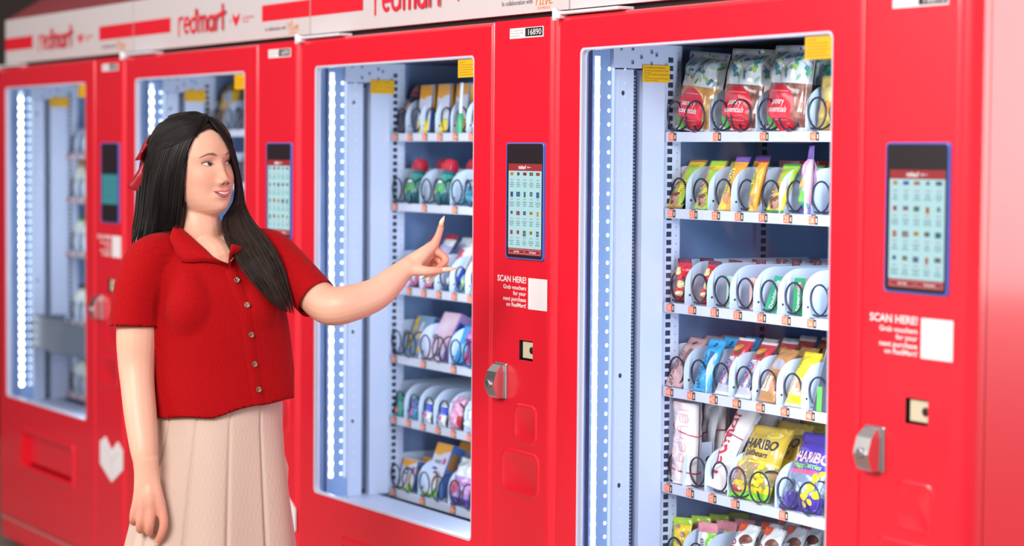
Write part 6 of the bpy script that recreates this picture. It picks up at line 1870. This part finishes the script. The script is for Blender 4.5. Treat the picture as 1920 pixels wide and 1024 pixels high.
for it_ in range(10):
    new_ = {}
    for v_ in bmc.verts:
        if v_.is_boundary:
            nb = [e.other_vert(v_) for e in v_.link_edges if e.is_boundary]
            if len(nb) == 2: new_[v_] = v_.co * .4 + (nb[0].co + nb[1].co) * .3
    for v_, c_ in new_.items(): v_.co = c_
bmc.verts.index_update()
cap.add([tuple(v_.co) for v_ in bmc.verts], [tuple(v_.index for v_ in f_.verts) for f_ in bmc.faces], 0, True); bmc.free()
cap.add(capv[:CN], [tuple(range(CN))], 0)
CB = BVHTree.FromPolygons([tuple(v) for v in cap.v], cap.f); CT = (CB,)
k0 = len(HR_.mb.v)
HR_.mb.add(cap.v, cap.f, 0, True); HR_.c += [tuple(DK * .9)] * (len(HR_.mb.v) - k0)
# near side: straight curtain falling behind the shoulder
A1 = [(396, 222, 4.955), (376, 243, 4.930), (359, 275, 4.918), (349, 312, 4.916), (344, 350, 4.922), (341, 385, 4.930), (338, 418, 4.938), (328, 447, 4.945)]
B1 = [(372, 214, 5.000), (322, 222, 5.020), (284, 250, 5.040), (267, 292, 5.062), (260, 335, 5.065), (257, 372, 5.060), (253, 412, 5.050), (245, 455, 5.035)]
A1b = [(385, 216, 4.975), (352, 228, 4.945), (325, 260, 4.925), (308, 305, 4.925), (300, 345, 4.930), (296, 380, 4.940), (292, 415, 4.950), (284, 454, 4.955)]
B1s = B1
sheet(A1, A1b, 420, .0011, 22, jit=1.5, trees=CT, start=.05, rag=5)
sheet(A1b, B1s, 420, .0012, 22, jit=1.5, trees=CT, rag=5)
sheet([(p[0] + 2, p[1] + 2, p[2] + .018) for p in A1], [(p[0] + 3, p[1] + 4, p[2] - .004) for p in B1], 130, .0036, 18, jit=2)
# hair swept back to the bow
C1 = [(388, 219, 4.962), (350, 222, 4.960), (312, 238, 4.985), (284, 262, 5.025), (271, 290, 5.05)]
C2 = [(366, 258, 4.915), (338, 268, 4.908), (310, 278, 4.925), (286, 288, 4.975), (272, 298, 5.04)]
sheet(C1, C2, 330, .0010, 16, jit=1.0, trees=CT, start=.05)
sheet([(390, 216, 4.97), (366, 210, 5.0), (335, 214, 5.02), (300, 236, 5.05), (276, 286, 5.06)], C1, 190, .0010, 16, jit=1.0, trees=CT, start=.05)
# back of the head, away from the camera
sheet([(372, 214, 5.0), (330, 216, 5.06), (300, 240, 5.10), (285, 290, 5.12), (280, 350, 5.115), (275, 400, 5.10), (270, 450, 5.08)],
      [(385, 216, 5.0), (390, 218, 5.06), (385, 245, 5.10), (375, 295, 5.125), (365, 350, 5.12), (360, 400, 5.105), (350, 452, 5.09)], 90, .0042, 14, jit=3)
# far side: behind the cheek and over the front of the shoulder
TR = (KB, CB)
D1 = [(394, 226, 4.955), (410, 247, 4.948), (425, 270, 4.950), (434, 292, 4.962), (441, 320, 4.985), (445, 348, 5.005), (445, 372, 5.010), (438, 392, 5.005), (418, 408, 4.985), (420, 440, 4.945), (446, 492, 4.90), (488, 545, 4.89), (524, 582, 4.89)]
D2 = [(396, 220, 4.975), (418, 240, 4.978), (433, 266, 4.985), (442, 295, 4.998), (448, 325, 5.015), (452, 350, 5.025), (456, 374, 5.025), (463, 394, 5.015), (482, 422, 4.99), (512, 455, 4.97), (537, 505, 4.95), (552, 588, 4.92)]
sheet(D1, D2, 560, .0011, 26, trees=TR, jit=1.5, brown=.8, wave=3.5, rag=7)
D1m = [(p[0] + (5 if k > 7 else 0), p[1], p[2] + .012) for k, p in enumerate(D1)]; D2m = [(p[0] - 3, p[1], p[2] + .012) for p in D2]
sheet(D1m, D2m, 110, .0034, 24, trees=TR, jit=2.0, wave=2.0)
ho = pmesh('hair', HR_.mb.v, HR_.mb.f, HAIR, recalc=False)
hc = ho.data.color_attributes.new('shade', 'FLOAT_COLOR', 'POINT')
hc.data.foreach_set('color', np.concatenate([np.array(HR_.c), np.ones((len(HR_.c), 1))], 1).ravel())

# ---- ribbon bow at the back of the head
BOWM = mat('wine_satin', '#98081c', 0.35, coat=.2)
def ribbon3(rows_, name, th=.0025):
    n = len(rows_[0]); v = [p for r in rows_ for p in r]; top = len(v); v += [p + FWD * th for p in v]
    f = []
    R_ = len(rows_)
    for j in range(R_ - 1):
        for i in range(n - 1):
            a = j * n + i; f.append((a, a + 1, a + n + 1, a + n)); f.append((top + a, top + a + n, top + a + n + 1, top + a + 1))
        for i in (0, n - 1):
            a = j * n + i; f.append((a, a + n, a + n + top, a + top))
    for j in (0, R_ - 1):
        for i in range(n - 1):
            a = j * n + i; f.append((a, a + 1, a + 1 + top, a + top))
    return pmesh(name, v, f, BOWM, bow)
bow = pmesh('hair_bow', [], [], BOWM)
kb = MB(); kb.lathe([(.002, -.013), (.009, -.010), (.011, 0), (.009, .010), (.002, .013)], 14)
c_ = Q(272, 299, 5.055)
bpy.data.objects.remove(bow, do_unlink=True)
bow = pmesh('hair_bow', [Vector(p) + c_ for p in kb.v], kb.f, BOWM)
def quadrib(name, a0, a1, b0, b1, m0, m1, bow_d=.012):
    rows_ = []
    for k in range(9):
        t = k / 8
        p0 = (Q(*a0).lerp(Q(*m0), t * 2) if t < .5 else Q(*m0).lerp(Q(*b0), t * 2 - 1)); p1 = (Q(*a1).lerp(Q(*m1), t * 2) if t < .5 else Q(*m1).lerp(Q(*b1), t * 2 - 1))
        rows_.append([p0.lerp(p1, s) - FWD * bow_d * math.sin(PI * s) * math.sin(PI * (.25 + .6 * t)) + RIGHT * .002 * math.sin(6 * s + 3 * t) for s in np.linspace(0, 1, 9)])
    return ribbon3(rows_, name)
quadrib('bow_loop', (272, 292, 5.045), (271, 302, 5.045), (281, 252, 5.07), (252, 301, 5.06), (277, 270, 5.035), (262, 300, 5.03), .014)
quadrib('bow_loop', (283, 252, 5.075), (254, 299, 5.085), (276, 292, 5.09), (274, 302, 5.09), (281, 272, 5.10), (264, 301, 5.10), -.010)
quadrib('bow_tail', (268, 302, 5.045), (276, 306, 5.045), (238, 351, 5.06), (266, 363, 5.05), (253, 326, 5.05), (272, 335, 5.04), .008)
